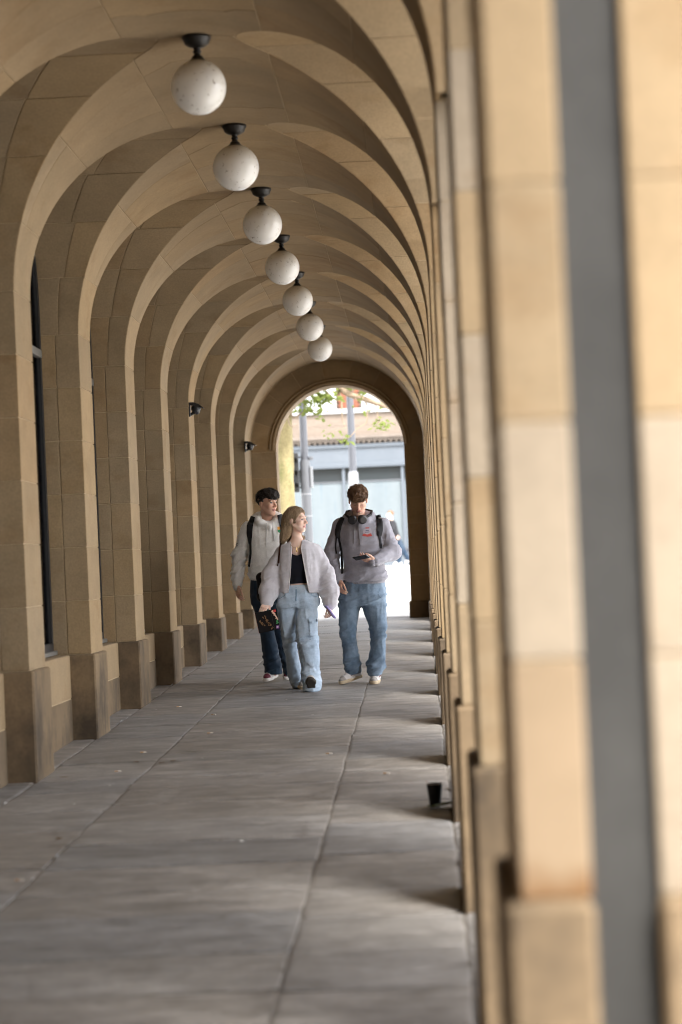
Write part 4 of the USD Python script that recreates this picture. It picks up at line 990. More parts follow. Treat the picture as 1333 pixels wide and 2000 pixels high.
def flow_strands(F, mesh_, n, length, steps, seed, lift=.002, zmin=-9, jit=.25, down=(0, 0, -1.0)):
    """Hairs that start on the hair's surface and run down it."""
    r_ = np.random.default_rng(seed); v = mesh_.vertices; vi = r_.choice(np.flatnonzero(v[:, 2] > zmin), n); p = np.array(v[vi]); out = [p + 0]
    wob = r_.normal(size=(n, 3)) * jit; ln = length * r_.uniform(.5, 1.2, n)
    for s_ in range(steps):
        e = .004; g = np.stack([F(p + e * a) - F(p - e * a) for a in np.eye(3)], 1); g /= np.linalg.norm(g, axis=1, keepdims=True) + 1e-9
        d = np.asarray(down) + wob; d = d - g * (d * g).sum(1, keepdims=True); d /= np.linalg.norm(d, axis=1, keepdims=True) + 1e-9
        p = p + d * (ln / steps)[:, None]; dd = F(p); p = p - g * np.clip(dd - lift, -.01, .01)[:, None]; out.append(p + 0)
    return list(np.stack(out, 1))

# ---- the woman in front: lilac jacket, cargo jeans, a box in one hand and a phone in the other
def woman():
    Y = 22.0; base = (-1.07, Y, float(floor_z(Y)))
    t = thing('person', 'person with long fair hair in lilac jacket and pale cargo jeans, walking in front', 'person', None, base)
    J = lambda x, z, y=0.0: np.array([x, y, z])
    hc = J(-.030, 1.549, -.015); HM = frame(1.12, .02, 0); s = .93
    sL, eL, wL = J(-0.1697, 1.2738, .01), J(-0.2827, 1.0658, .01), J(-0.3127, 0.8290, -.07)
    sR, eR, wR = J(0.1329, 1.2631, .01), J(0.2185, 1.0436, .02), J(0.2407, 0.7865, -.05)
    K = Field()
    K.loft([(1.3711, -0.0265, 0.0630, .015, .070), (1.3511, -0.0189, 0.1078, .012, .088), (1.3259, -0.0187, 0.1428, .01, .108), (1.2880, -0.0175, 0.1680, .005, .124), (1.2389, -0.0169, 0.1820, .0, .132), (1.1131, -0.0239, 0.1862, .0, .142), (0.9874, -0.0308, 0.1848, .0, .145), (0.9244, -0.0322, 0.1806, .0, .142), (0.8922, -0.0308, 0.1694, .0, .130)], .03, 2.4, .018)
    K.chain([sL, eL, J(-0.3061, 0.9155, -.04), J(-0.3241, 0.8253, -.07)], [.060, .071, .080, .058], .04)
    K.chain([sR, eR, J(0.2398, 0.8915, -.02), J(0.2435, 0.7863, -.05)], [.058, .070, .076, .062], .04)
    def kw(p):
        near = lambda q, r: np.exp(-(((p - q) / r) ** 2).sum(1))
        w = .3 + near(eL, .12) + near(eR, .12) + .9 * near(wL + [0, 0, .06], .09) + .9 * near(wR + [0, 0, .06], .09) + .6 * near(sL, .1) + .6 * near(sR, .1) + .6 * np.exp(-((p[:, 2] - .92) / .05) ** 2)
        return drape(p, 41, w - .2, .014, .014)
    K.disp = kw
    zz = np.array([.86, .893, 1.112, 1.30, 1.345, 1.42]); xl = np.array([-.125, -.125, -.094, -.078, -.085, -.10]); xr = np.array([.060, .057, .028, .002, .010, .025])
    def opening(p):
        a, b = np.interp(p[:, 2], zz, xl), np.interp(p[:, 2], zz, xr)
        return np.minimum(np.maximum(np.abs(p[:, 0] - (a + b) / 2) - (b - a) / 2, p[:, 1] + .03), np.sqrt((p[:, 0] + .036) ** 2 + (p[:, 1] - .01) ** 2) - np.where(p[:, 2] > 1.30, .072, -.02))
    K.cut(lambda p: -opening(p), .006)
    jk = part('jacket', K.mesh(.0058), 'jacket_lilac', t, smooth=True)
    for q in (-1, 1):
        pts = []
        for z in np.linspace(.895, 1.335, 22):
            x = np.interp(z, zz, xl if q < 0 else xr) + q * .004; y = K.front(np.array([x + q * .006]), np.array([z]))[0]; pts.append((x, (y if not np.isnan(y) else -.13) - .0005, z))
        part('zip', tube(pts, .0032, 6), 'zip_metal', jk, smooth=60)
    cl = [(-.036 + .0735 * math.sin(a), .01 - .0735 * math.cos(a), 1.352 + .012 * math.cos(a) * -1) for a in np.linspace(.75, 2 * math.pi - .75, 26)]
    part('collar', tube(cl, .009, 8), 'jacket_lilac', jk, smooth=60)
    for (a, c_) in ((J(-0.3241, 0.8253, -.07), J(-0.3339, 0.7935, -.085)), (J(0.2433, 0.7821, -.05), J(0.2449, 0.7541, -.058))):
        Cf = Field(); Cf.cone(a, c_, .044, .036, .01); Cf.disp = lambda p: .002 * np.sin(np.arctan2(p[:, 1] - a[1], p[:, 0] - a[0]) * 26); part('cuff', Cf.mesh(.005), 'jacket_lilac', jk, smooth=True)
    hem = [(-0.2003, 0.8968, -.118), (-0.1697, 0.8899, -.128), (-0.1361, 0.8884, -.130)]
    # top and body
    T = Field(); T.loft([(1.2671, -0.0198, 0.1050, .0, .098), (1.1274, -0.0295, 0.0945, -.005, .112), (1.0575, -0.0333, 0.0924, .0, .104), (0.9779, -0.0368, 0.0896, .0, .096)], .02, 2.3, .01)
    T.ell(J(-.085, 1.17, -.07), (.05, .045, .055), .05); T.ell(J(.015, 1.17, -.07), (.05, .045, .055), .05)
    T.cut(lambda p: p[:, 2] - (1.232 + 9 * (p[:, 0] + .036) ** 2), .004); T.disp = fold(.004, 10, 8)
    part('crop_top', T.mesh(.0055), 'black_top', t, smooth=True)
    Bd = Field(); A = head_into(Bd, hc, HM, s, False)
    Bd.chain([J(-.040, 1.50, .012), J(-.036, 1.37, .015)], [.044, .048], .03)
    Bd.chain([J(-.036, 1.30, .0), J(-.036, 1.14, .0), J(-.036, .96, .0), J(-.036, .86, .01)], [.092, .086, .082, .09], .04, flat=((0, 1, 0), 1.12)); Bd.cone(sL + [.05, 0, 0], sR - [.05, 0, 0], .045, .045, .04)
    Bd.chain([sL + [.03, 0, -.01], eL, wL], [.042, .036, .026], .02); Bd.chain([sR - [.03, 0, .01], eR, wR], [.042, .036, .026], .02)
    Bd.chain([J(-.10, .86, .02), J(-0.1454, 0.6144, .055), J(-0.1456, 0.4185, .12), J(-0.1059, 0.1091, .27)], [.065, .05, .042, .032], .02); Bd.chain([J(.03, .86, .0), J(0.0282, 0.6068, -.04), J(0.0307, 0.4109, -.09), J(0.0504, 0.0954, -.165)], [.065, .05, .042, .032], .02)
    hw = J(-0.3249, 0.8071, -.080); hand_into(Bd, hw, J(-0.3634, 0.7612, -.165) - hw, (.0, .75, -.55), 1, sc=.9, curls=[(.55, .25, .1), (.6, .25, .1), (.6, .25, .1), (.65, .25, .1)], thumb_out=.6, thumb_curl=.1)
    hw2 = J(0.2454, 0.7653, -.055); hand_into(Bd, hw2, J(0.2454, 0.7023, -.075) - hw2, (-.75, .45, .0), -1, sc=.88, curl=(.7, .75, .5), thumb_out=.35)
    sockets(Bd, A, s)
    bm = Bd.mesh(.0042); col = face_colour(bm.vertices, hc, HM, s, (.68, .475, .385), (.52, .25, .23), (.24, .15, .09), 0, .35)
    part('body', bm, 'skin', t, smooth=True, color=col); eyes(t, A, s)
    part('necklace', tube([(-.036 + .062 * math.sin(a), -.015 - .075 * math.cos(a) - .022, 1.345 - .045 * math.cos(a) ** 2 * (math.cos(a) > 0)) for a in np.linspace(-1.25, 1.25, 17)], .0016, 5), 'gold', t)
    part('pendant', join([tube([(-.034, -.128, 1.300), (-.034, -.132, 1.278)], .0045, 8), block(-.041, -.027, -.136, -.131, 1.262, 1.280, .002)]), 'gold', t)
    # hair
    Hr = Field(); HA = lambda x, y, z: A(x, y, z)
    Hr.ell(HA(0, .018, .052), s * np.array((.085, .107, .088)), .02, HM)
    for b in ([HA(-.055, .045, .03), J(-0.1032, 1.5091, .0), J(-0.1315, 1.4403, -.01), J(-0.1593, 1.3826, -.03)], [HA(-.03, .085, .02), J(-0.1144, 1.5096, .045), J(-0.1464, 1.4199, .045), J(-0.1713, 1.3635, .03)], [HA(0, .09, .0), J(-0.0730, 1.4937, .075), J(-0.0885, 1.3963, .085), J(-0.1072, 1.3551, .09)], [HA(.03, .085, -.01), J(0.0034, 1.4763, .06), J(0.0635, 1.4063, .06), J(0.1594, 1.3544, .05)], [HA(.0, .085, -.03), J(-0.0322, 1.4638, .085), J(-0.0003, 1.3923, .09), J(0.0746, 1.3399, .085)]):
        Hr.chain(b, [.046, .044, .036, .018], .03, flat=((0.35, 1, 0), 1.25))
    def keep(p):
        q = (p - hc) @ HM / s
        hairline = .070 + .9 * np.abs(q[:, 0]) ** 1.5 * 0
        face = np.maximum(q[:, 1] + .030 + .55 * np.clip(q[:, 2] - .01, -.05, .09), q[:, 2] - .088 + .0 * hairline)
        ear = np.sqrt((q[:, 1] - .006) ** 2 + (q[:, 2] + .01) ** 2 * .6) - .026
        under = np.maximum(np.maximum(q[:, 1] - .020, q[:, 2] + .005), -.15 - q[:, 2])
        return np.minimum(np.minimum(face, ear), under)
    Hr.cut(lambda p: -keep(p), .010)
    Hr.disp = lambda p: -.006 * (ridged((p - hc) @ HM * [1, 1, .22], 46.0, 12) - .5) - .004 * (ridged((p - hc) @ HM * [1, 1, .15], 90.0, 13) - .5)
    hm = Hr.mesh(.0045); hp = part('hair', hm, 'hair_blond', t, smooth=True)
    strands(hp, 'strands', flow_strands(Hr, hm, 1500, .22, 12, 3, lift=.003, zmin=1.38, jit=.14), .0017, 'hair_strand_blond')
    # jeans
    N = Field()
    N.loft([(0.9567, -0.0336, 0.1666, .005, .100), (0.9038, -0.0415, 0.1806, .01, .122), (0.8342, -0.0488, 0.1876, .012, .130), (0.7714, -0.0551, 0.1882, .012, .122)], .02, 2.4, .012)
    N.loft([(0.8382, -0.1411, 0.0952, .012, .115), (0.7546, -0.1497, 0.0931, .02, .105), (0.6735, -0.1512, 0.0840, .04, .094), (0.5529, -0.1467, 0.0686, .075, .086), (0.4186, -0.1463, 0.0595, .12, .084), (0.3006, -0.1353, 0.0546, .17, .088), (0.2062, -0.1199, 0.0574, .215, .098), (0.0923, -0.1053, 0.0629, .265, .112), (0.0136, -0.0947, 0.0462, .29, .118)], .02, 2.2, .012)
    N.loft([(0.8301, 0.0429, 0.0958, .005, .115), (0.7466, 0.0336, 0.0930, -.01, .108), (0.6655, 0.0300, 0.0958, -.03, .098), (0.5149, 0.0199, 0.0937, -.075, .090), (0.4518, 0.0234, 0.0944, -.09, .088), (0.2931, 0.0388, 0.0846, -.115, .092), (0.2120, 0.0387, 0.0755, -.13, .096), (0.1361, 0.0473, 0.0790, -.15, .104), (0.0603, 0.0551, 0.0832, -.17, .110), (0.0073, 0.0528, 0.0748, -.18, .112)], .02, 2.2, .012)
    def nw(p):
        z = p[:, 2]; w = .35 + .7 * np.exp(-((z - .80) / .08) ** 2) + .9 * np.exp(-((z - .45) / .1) ** 2) + .9 * np.exp(-((z - .12) / .12) ** 2)
        return drape(p, 24, w - .25, .012, .019)
    N.disp = nw
    jn = part('jeans', N.mesh(.0062), 'denim_pale', t, smooth=True)
    part('waistband', patch(N, Polygon([(-0.1976, 0.9583), (0.1302, 0.9495), (0.1317, 0.9186), (-0.2003, 0.9277)]), .004), 'denim_pale', jn, smooth=50)
    part('fly', ribbon(N, [(-0.0550, 0.9465), (-0.0547, 0.8904), (-0.0605, 0.8207)], .014, .004, n=12), 'denim_pale_seam', jn)
    for a in ([(-0.1824, 0.9213), (-0.1420, 0.8831), (-0.2223, 0.8418)], [(0.1144, 0.9082), (0.0677, 0.8682), (0.1326, 0.8458)]): part('pocket_seam', ribbon(N, a, .006, .003, n=10), 'denim_pale_seam', jn)
    for a in ([(-0.0566, 0.7505), (-0.0698, 0.6111), (-0.0703, 0.4712)], [(-0.0498, 0.4284), (-0.0234, 0.2314), (-0.0167, 0.0354)]): part('seam', ribbon(N, a, .006, .003, n=16), 'denim_pale_seam', jn)
    p1 = part('cargo_pocket', patch(N, Polygon([(0.0543, 0.6281), (0.1189, 0.6309), (0.1194, 0.5469), (0.1072, 0.4915), (0.0541, 0.4966)]), .012), 'denim_pale', jn, smooth=40)
    part('pocket_flap', patch(N, Polygon([(0.0473, 0.6592), (0.1246, 0.6642), (0.1272, 0.6277), (0.0872, 0.6099), (0.0514, 0.6254)]), .020), 'denim_pale', p1, smooth=40)
    p2 = part('cargo_pocket', patch(N, Polygon([(-0.0229, 0.4020), (0.1199, 0.3986), (0.1212, 0.2392), (0.0619, 0.2277), (0.0106, 0.2719)]), .016), 'denim_pale', jn, smooth=40)
    part('pocket_flap', patch(N, Polygon([(-0.0456, 0.4590), (0.1087, 0.4634), (0.1200, 0.4014), (0.0398, 0.3937), (-0.0200, 0.4047)]), .024), 'denim_pale', p2, smooth=40)
    mw = ['shoe_grey', 'sole_cream']
    shoe(t, J(.052, .112, -.44), J(.052, -.006, -.205), ['shoe_grey', 'sole_dark'], .098)
    shoe(t, J(-0.0407, -0.0013, .13), J(-0.0938, 0.0667, .36), mw, .092)
    # carried things
    bx = thing('boxed_set', 'black box with a picture of blossom, held by its top edge in one hand', 'box', None, base)
    c_ = J(-0.3247, 0.6502, -.155); T_ = np.eye(4); T_[:3, :3] = frame(.10, 0, -.165); T_[:3, 3] = c_
    def put(m): m.apply_transform(T_); return m
    part('carton', put(block(-.098, .098, -.030, .030, -.094, .094, .002)), 'box_black', bx)
    part('carton_edge', put(block(-.0995, -.0978, -.0295, .0295, -.0935, .0935, .0004)), 'box_edge', bx)
    r_ = random.Random(4)
    def disc(x, z, r, lift): return put(lathe([(0, .0008), (r, .0008), (r, 0)], 7).apply_transform(trimesh.transformations.rotation_matrix(math.pi / 2, [1, 0, 0])).apply_translation((x, -.0302 - lift, z)))
    fl = {'print_amber': [], 'print_blush': [], 'print_cream': [], 'print_leaf': []}
    for i in range(34):
        u = i / 33; fl['print_amber'].append(disc(-.030 + .062 * u + r_.uniform(-.012, .012), .052 - .125 * u + r_.uniform(-.01, .01), r_.uniform(.003, .006), .0002))
    for i in range(20):
        u = i / 19; fl['print_amber'].append(disc(-.070 + .03 * u + r_.uniform(-.008, .008), .02 - .055 * u, r_.uniform(.003, .006), .0002))
    for i in range(16):
        u = i / 15; x, z = .058 + .030 * u + r_.uniform(-.006, .006), .082 - .085 * u
        fl['print_blush'].append(disc(x, z, r_.uniform(.005, .008), .0002)); fl['print_cream'].append(disc(x + r_.uniform(-.003, .003), z + r_.uniform(-.003, .003), .003, .0010))
    for x, z in ((.082, -.020), (.090, -.032), (.078, -.036), (.086, -.012)): fl['print_leaf'].append(disc(x, z, .007, .0002))
    for k_, v_ in fl.items(): part('blossom_print' if k_ != 'print_leaf' else 'leaf_print', join(v_), k_, bx)
    part('logo_panel', put(block(.070, .092, -.0310, -.0302, .066, .088, .0002)), 'print_red', bx)
    part('violet_panel', put(block(.064, .090, -.0310, -.0302, -.084, -.058, .0002)), 'print_violet', bx)
    part('violet_mark', put(join([block(.0745, .0795, -.0316, -.0310, -.080, -.062, .0002), block(.068, .086, -.03165, -.03105, -.0735, -.0685, .0002)])), 'print_cream', bx)
    part('fold_line', put(block(.046, .0475, -.0306, -.0302, -.093, .093, .0001)), 'box_edge_dark', bx)
    ph = thing('phone', 'slim lilac phone held low in the hand of the person with long fair hair', 'phone', None, base)
    m = block(-.007, .007, -.034, .034, -.070, .070, .003); M_ = frame(.25, .2, -.62); Tp = np.eye(4); Tp[:3, :3] = M_; Tp[:3, 3] = J(0.2456, 0.7065, -.105); m.apply_transform(Tp); part('case', m, 'phone_lilac', ph)
    bg = thing('handbag', 'black shoulder bag with brown strap behind the arm of the person in the lilac jacket', 'handbag', None, base)
    B_ = Field(); B_.rbox(J(-.345, .955, .16), (.085, .055, .135), .045); B_.disp = fold(.008, 9, 77); part('bag', B_.mesh(.009), 'leather_black', bg, smooth=True)
    part('strap', ribbon(K, [(-0.1796, 1.3667), (-0.1888, 1.3167), (-0.1989, 1.2470), (-0.2079, 1.1704)], .017, .006), 'leather_brown', bg, smooth=50)
    part('strap_loop', tube([J(-0.2079, 1.1704, -.09), J(-.24, 1.10, -.02), J(-.29, 1.08, .1), J(-.32, 1.08, .16)], .006, 6), 'leather_brown', bg, smooth=60)
mat_simple('box_black', (.005, .0045, .005), .75, 0.0, .12); mat_simple('box_edge', (.25, .09, .06), .6); mat_simple('box_edge_dark', (.03, .028, .028), .6)
mat_simple('print_amber', (.16, .075, .020), .5); mat_simple('print_blush', (.62, .36, .26), .5); mat_simple('print_cream', (.72, .62, .50), .5); mat_simple('print_leaf', (.03, .25, .06), .5); mat_simple('print_red', (.55, .03, .03), .5); mat_simple('print_violet', (.20, .06, .28), .5)
woman()

# ---- the man behind on the left: pale hoodie, black hair, looking to the side
def man_behind():
    Y = 23.2; base = (-1.5, Y, float(floor_z(Y)))
    t = thing('person', 'dark-haired person in pale grey hoodie looking sideways, walking behind the others', 'person', None, base)
    J = lambda x, z, y=0.0: np.array([x, y, z])
    hc = J(.066, 1.724, -.02); HM = frame(.90, .04, 0)
    sL, eL, wL = J(-0.1321, 1.4822, .02), J(-0.2325, 1.2205, .03), J(-0.2553, 0.9672, -.05)
    sR, eR, wR = J(0.2024, 1.4790, .02), J(0.2374, 1.1966, .03), J(0.2264, 0.9460, -.02)
    H = Field()
    H.loft([(1.5562, 0.0644, 0.1293, .02, .080), (1.5272, 0.0520, 0.1700, .015, .108), (1.4639, 0.0448, 0.1921, .01, .130), (1.3087, 0.0454, 0.1818, .0, .142), (1.1758, 0.0410, 0.1773, .0, .142), (1.0577, 0.0373, 0.1788, .0, .145), (1.0061, 0.0366, 0.1743, .0, .138)], .03, 2.4, .02)
    H.chain([sL, eL, wL], [.072, .064, .047], .035); H.chain([sR, eR, wR], [.072, .062, .046], .035)
    ring = [(.085, -.105, 1.498, .026), (.140, -.06, 1.535, .036), (.160, .01, 1.580, .044), (.12, .10, 1.585, .058), (.05, .135, 1.580, .066), (-.02, .09, 1.585, .058), (-.045, .01, 1.585, .044), (-.005, -.065, 1.535, .036), (.085, -.105, 1.498, .026)]
    for a, b in zip(ring[:-1], ring[1:]): H.cone((a[0], a[1], a[2]), (b[0], b[1], b[2]), a[3], b[3], .02)
    def wr(p):
        near = lambda q, r: np.exp(-(((p - q) / r) ** 2).sum(1))
        w = .3 + 1.2 * near(eL, .12) + 1.0 * near(wL + [0, 0, .08], .09) + .8 * np.exp(-((p[:, 2] - 1.07) / .08) ** 2) + .6 * near(sL, .1)
        return drape(p, 53, w - .1, .011, .017)
    H.disp = wr
    hd = part('hoodie', H.mesh(.0065), 'hoodie_pale', t, smooth=True)
    Cf = Field(); Cf.cone(wL - (wL - eL) * .02, wL + (wL - eL) * .13, .044, .037, .01); part('cuff', Cf.mesh(.005), 'rib_pale', hd, smooth=True)
    Rb = Field(); Rb.loft([(1.0105, 0.0368, 0.1684, .0, .136), (0.9810, 0.0355, 0.1566, .0, .126)], .01, 2.4, .006); Rb.disp = lambda p: .0022 * np.sin(np.arctan2(p[:, 1], p[:, 0] - .03) * 90); part('waistband', Rb.mesh(.006), 'rib_pale', hd, smooth=True)
    part('front_pocket', patch(H, Polygon([(-0.0594, 1.1803), (0.1475, 1.1711), (0.1859, 1.0364), (0.1774, 1.0102), (-0.1033, 1.0226), (-0.1092, 1.0569)]), .007), 'hoodie_pale', hd, smooth=50)
    for pth in ([(0.0569, 1.5373), (0.0527, 1.4414), (0.0466, 1.3012)], [(0.1119, 1.5423), (0.1177, 1.4385), (0.1263, 1.3642)]): part('drawstring', ribbon(H, pth, .006, .006, n=12), 'cord_pale', hd)
    for mt, pts in (('emblem_orange', [(0.1588, 1.4958), (0.1943, 1.4972), (0.1960, 1.4675), (0.1604, 1.4661)]), ('emblem_green', [(0.1618, 1.4646), (0.1870, 1.4650), (0.1921, 1.4470), (0.1768, 1.4358), (0.1639, 1.4453)]), ('emblem_white', [(0.1814, 1.4711), (0.2006, 1.4703), (0.1997, 1.4496), (0.1865, 1.4531)])):
        part('emblem', patch(H, Polygon([(x, z) for x, z in pts]), .0022, sub=.008), mt, hd)
    tm = meshkit.text_mesh('C', .030, .002); v = tm.vertices - tm.bounds.mean(0); ce = np.array([-0.2434, 1.3423]); X = ce[0] + v[:, 0]; Z = ce[1] + v[:, 1]; yy = H.front(X, Z); yy = np.where(np.isnan(yy), np.nanmedian(yy), yy)
    tm.vertices = np.stack([X, yy - .0012 - v[:, 2] * .6, Z], 1); part('sleeve_letter', tm, 'print_black', hd)
    Jn = Field()
    Jn.loft([(1.0252, 0.0389, 0.1610, .0, .12), (0.8809, 0.0274, 0.1588, .01, .130), (0.7629, 0.0230, 0.1507, .01, .122)], .02, 2.4, .02)
    Jn.loft([(0.8397, -0.0447, 0.0857, .01, .110), (0.7208, -0.0262, 0.0798, .0, .098), (0.5869, -0.0040, 0.0694, -.02, .088), (0.4829, 0.0122, 0.0635, -.03, .086), (0.3195, 0.0346, 0.0694, -.03, .086), (0.1593, 0.0557, 0.0768, -.03, .092), (0.0913, 0.0586, 0.0768, -.03, .092)], .02, 2.2, .012)
    Jn.loft([(0.8332, 0.1038, 0.0820, .02, .110), (0.7150, 0.1052, 0.0738, .04, .096), (0.4780, 0.1244, 0.0591, .12, .084), (0.2852, 0.1470, 0.0502, .20, .082), (0.1589, 0.1681, 0.0384, .27, .084), (0.0627, 0.1742, 0.0310, .31, .08)], .02, 2.2, .012)
    Jn.disp = lambda p: drape(p, 61, np.exp(-((p[:, 2] - .2) / .15) ** 2), .012, .018)
    part('jeans', Jn.mesh(.0068), 'denim_dark', t, smooth=True)
    Bd = Field(); A = head_into(Bd, hc, HM)
    Bd.chain([J(.058, 1.66, .02), J(.052, 1.52, .035)], [.058, .066], .03)
    Bd.chain([J(.04, 1.44, .03), J(.03, 1.2, .01), J(.03, .95, .01)], [.10, .10, .11], .04); Bd.cone(sL, sR, .055, .055, .04)
    Bd.chain([sL, eL, wL], [.044, .034, .029], .02); Bd.chain([sR, eR, wR], [.044, .034, .029], .02)
    Bd.chain([J(-.06, .90, .01), J(-0.0004, 0.4982, -.03), J(0.0563, 0.1047, -.03)], [.08, .055, .04], .02); Bd.chain([J(.11, .90, .02), J(0.1244, 0.4780, .12), J(0.1701, 0.0703, .31)], [.08, .05, .036], .02)
    hand_into(Bd, J(-0.2546, 0.9495, -.055), J(-0.2487, 0.8487, -.085) - J(-0.2546, 0.9495, -.055), (.8, .4, .0), 1, curl=(.38, .55, .4), sc=1.02, thumb_out=.38)
    hand_into(Bd, J(0.2254, 0.9239, -.03), (0, -.1, -1), (-.8, .4, .0), -1, curl=(.38, .55, .4), sc=1.02)
    sockets(Bd, A, 1.0)
    bm = Bd.mesh(.0045); col = face_colour(bm.vertices, hc, HM, 1.0, (.52, .305, .215), (.44, .19, .16), (.02, .013, .01), .22, .25)
    part('body', bm, 'skin', t, smooth=True, color=col); eyes(t, A, 1.0)
    Hr = Field(); Hr.ell(A(0, .018, .050), (.0775, .099, .080), .02, HM); Hr.ell(A(0, -.030, .095), (.068, .072, .042), .03, HM); Hr.ell(A(.008, -.080, .074), (.050, .030, .032), .025, HM)
    Hr.cut(lambda p: (lambda q: np.minimum(.050 + .010 * np.sin(q[:, 0] * 190) - q[:, 2], -q[:, 1] - .012))((p - hc) @ HM), .006); Hr.cut(lambda p: (lambda q: -.038 - .3 * np.clip(-q[:, 1], -.2, .2) - q[:, 2])((p - hc) @ HM), .010)
    Hr.disp = lambda p: -.020 * (ridged((p - hc) @ HM * [1, .6, .8], 30.0, 72) - .5) - .006 * (ridged((p - hc) @ HM, 80.0, 74) - .5)
    hm = Hr.mesh(.0042); hp = part('hair', hm, 'hair_black', t, smooth=True)
    strands(hp, 'strands', flow_strands(Hr, hm, 1400, .045, 6, 6, lift=.0045, zmin=1.75, jit=.9, down=(.5, -.45, -.2)), .0024, 'hair_strand_black')
    shoe(t, J(-0.0138, 0.0236, -.16), J(0.0689, 0.0555, .09), ['shoe_white', 'sole_white', 'shoe_maroon', 'shoe_maroon', 'shoe_maroon'], .102)
    shoe(t, J(0.1675, 0.0114, .22), J(0.1878, 0.0695, .45), ['shoe_maroon', 'sole_white'], .10)
    bp = thing('rucksack', 'black rucksack on the back of the dark-haired person in the pale hoodie', 'rucksack', None, base)
    Bg = Field(); Bg.rbox(J(.03, 1.24, .235), (.165, .10, .25), .06); Bg.disp = fold(.008, 8, 91); part('bag', Bg.mesh(.010), 'black_nylon', bp, smooth=True)
    part('strap', ribbon(H, [(-0.0763, 1.6070), (-0.1031, 1.5371), (-0.1129, 1.4488), (-0.1115, 1.3452)], (.046, .060, .056, .030), .016), 'black_nylon', bp, smooth=50)
    part('strap', ribbon(H, [(0.1787, 1.6132), (0.1971, 1.5606), (0.2149, 1.4933), (0.2163, 1.3897)], (.046, .056, .056, .030), .016), 'black_nylon', bp, smooth=50)
    part('strap_webbing', ribbon(H, [(-0.1082, 1.3525), (-0.1094, 1.2564), (-0.1248, 1.1758), (-0.1329, 1.1244)], .024, .010), 'black_nylon', bp, smooth=50)
man_behind()

# ---- the passer-by out in the street
def passer_by():
    Y = 77.0; base = (-.66, Y, -.04)
    t = thing('person', 'distant passer-by in dark jacket on the bright pavement beyond the archway', 'person', None, base)
    J = lambda x, z, y=0.0: np.array([x, y, z])
    hc = J(-.20, 1.60); HM = frame(-1.2, 0, 0)
    Bd = Field(); A = head_into(Bd, hc, HM); Bd.chain([J(-.19, 1.54), J(-.16, 1.40)], [.055, .06], .03); Bd.chain([J(-.14, 1.3), J(-.04, .95)], [.1, .1], .04)
    Bd.chain([J(-.04, .92), J(.06, .52, -.05), J(.02, .10, -.05)], [.08, .055, .04]); Bd.chain([J(-.02, .92), J(.14, .52, .06), J(.32, .15, .06)], [.08, .055, .04])
    for q in (-1, 1):
        w = J(-.10 + q * .10, .93, q * -.22); Bd.chain([J(-.13, 1.36, q * -.17), J(-.12, 1.14, q * -.21), w], [.05, .04, .03]); hand_into(Bd, w, (q * .1, 0, -1), (0, q * .8, 0), q)
    bm = Bd.mesh(.008); part('body', bm, 'skin', t, smooth=True, color=face_colour(bm.vertices, hc, HM, 1, (.5, .33, .26), (.4, .2, .18), (.1, .06, .04)))
    K = Field(); K.loft([(1.42, -.16, .09, 0, .11), (1.34, -.145, .13, 0, .19), (1.1, -.10, .13, 0, .19), (.86, -.04, .14, 0, .18)], .03, 2.3, .02)
    for q in (-1, 1): K.chain([J(-.13, 1.34, q * -.17), J(-.12, 1.14, q * -.22), J(-.10 + q * .09, .96, q * -.22)], [.075, .065, .05], .03)
    K.disp = fold(.012, 9, 5); part('jacket', K.mesh(.012), 'black_nylon', t, smooth=True)
    N = Field(); N.chain([J(-.04, .90, -.05), J(.06, .50, -.05), J(.02, .10, -.05)], [.11, .085, .075], .04); N.chain([J(-.02, .90, .05), J(.14, .50, .06), J(.31, .17, .06)], [.11, .085, .07], .04); N.disp = fold(.012, 9, 6); part('jeans', N.mesh(.012), 'denim_dark', t, smooth=True)
    Hr = Field(); Hr.ell(A(0, .02, .055), (.083, .103, .084), .02, HM); Hr.cut(lambda p: (lambda q: np.minimum(.06 - q[:, 2], -q[:, 1] - .01))((p - hc) @ HM), .01); Hr.disp = fold(.01, 30, 8); part('hair', Hr.mesh(.008), 'hair_brown', t, smooth=True)
    shoe(t, J(-.16, .0, -.05), J(.10, .0, -.05), ['shoe_white', 'sole_white'], .1); shoe(t, J(.22, .0, .06), J(.42, .16, .06), ['shoe_white', 'sole_white'], .1)
passer_by()

# ---------------------------------------------------------------- the street beyond the archway
mat_noise('mossy_bark', (.155, .130, .065), (.27, .23, .12), scale=3.5, stretch=(1, 1, .45), fine=30, fine_amt=.3, bump=.6, bdist=.03, c3=(.12, .125, .045), c3scale=2.6, rough=.95)
mat_noise('twig_bark', (.15, .11, .075), (.26, .20, .14), scale=8, fine=40, fine_amt=.3, bump=.4, rough=.95)
MATS['spring_leaf'] = usdkit.material(stage, '/World/Looks/spring_leaf', {'o': ('geometry', {}), 'r': ('rgb_ramp', dict(ramp=[(0, (.16, .195, .055)), (.5, (.21, .245, .08)), (1, (.27, .28, .12))])), 'd': ('diffuse_bsdf', {}), 't': ('translucent_bsdf', {}), 'm': ('mix_closure', dict(fac=.6))},
    [('o.random_per_island', 'r.fac'), ('r.color', 'd.color'), ('r.color', 't.color'), ('d.BSDF', 'm.closure1'), ('t.BSDF', 'm.closure2')], surface='m.closure')
mat_simple('pole_grey', (.048, .051, .060), .5); mat_simple('pole_pale', (.075, .078, .086), .5); mat_simple('signal_black', (.012, .013, .014), .6)
mat_simple('signal_lens', (.05, .05, .05), .3); mat_simple('sign_white', (.16, .165, .175), .5)
mat_noise('shop_paint', (.066, .077, .090), (.078, .089, .101), scale=1.5, fine=15, fine_amt=.04, rough=.5)
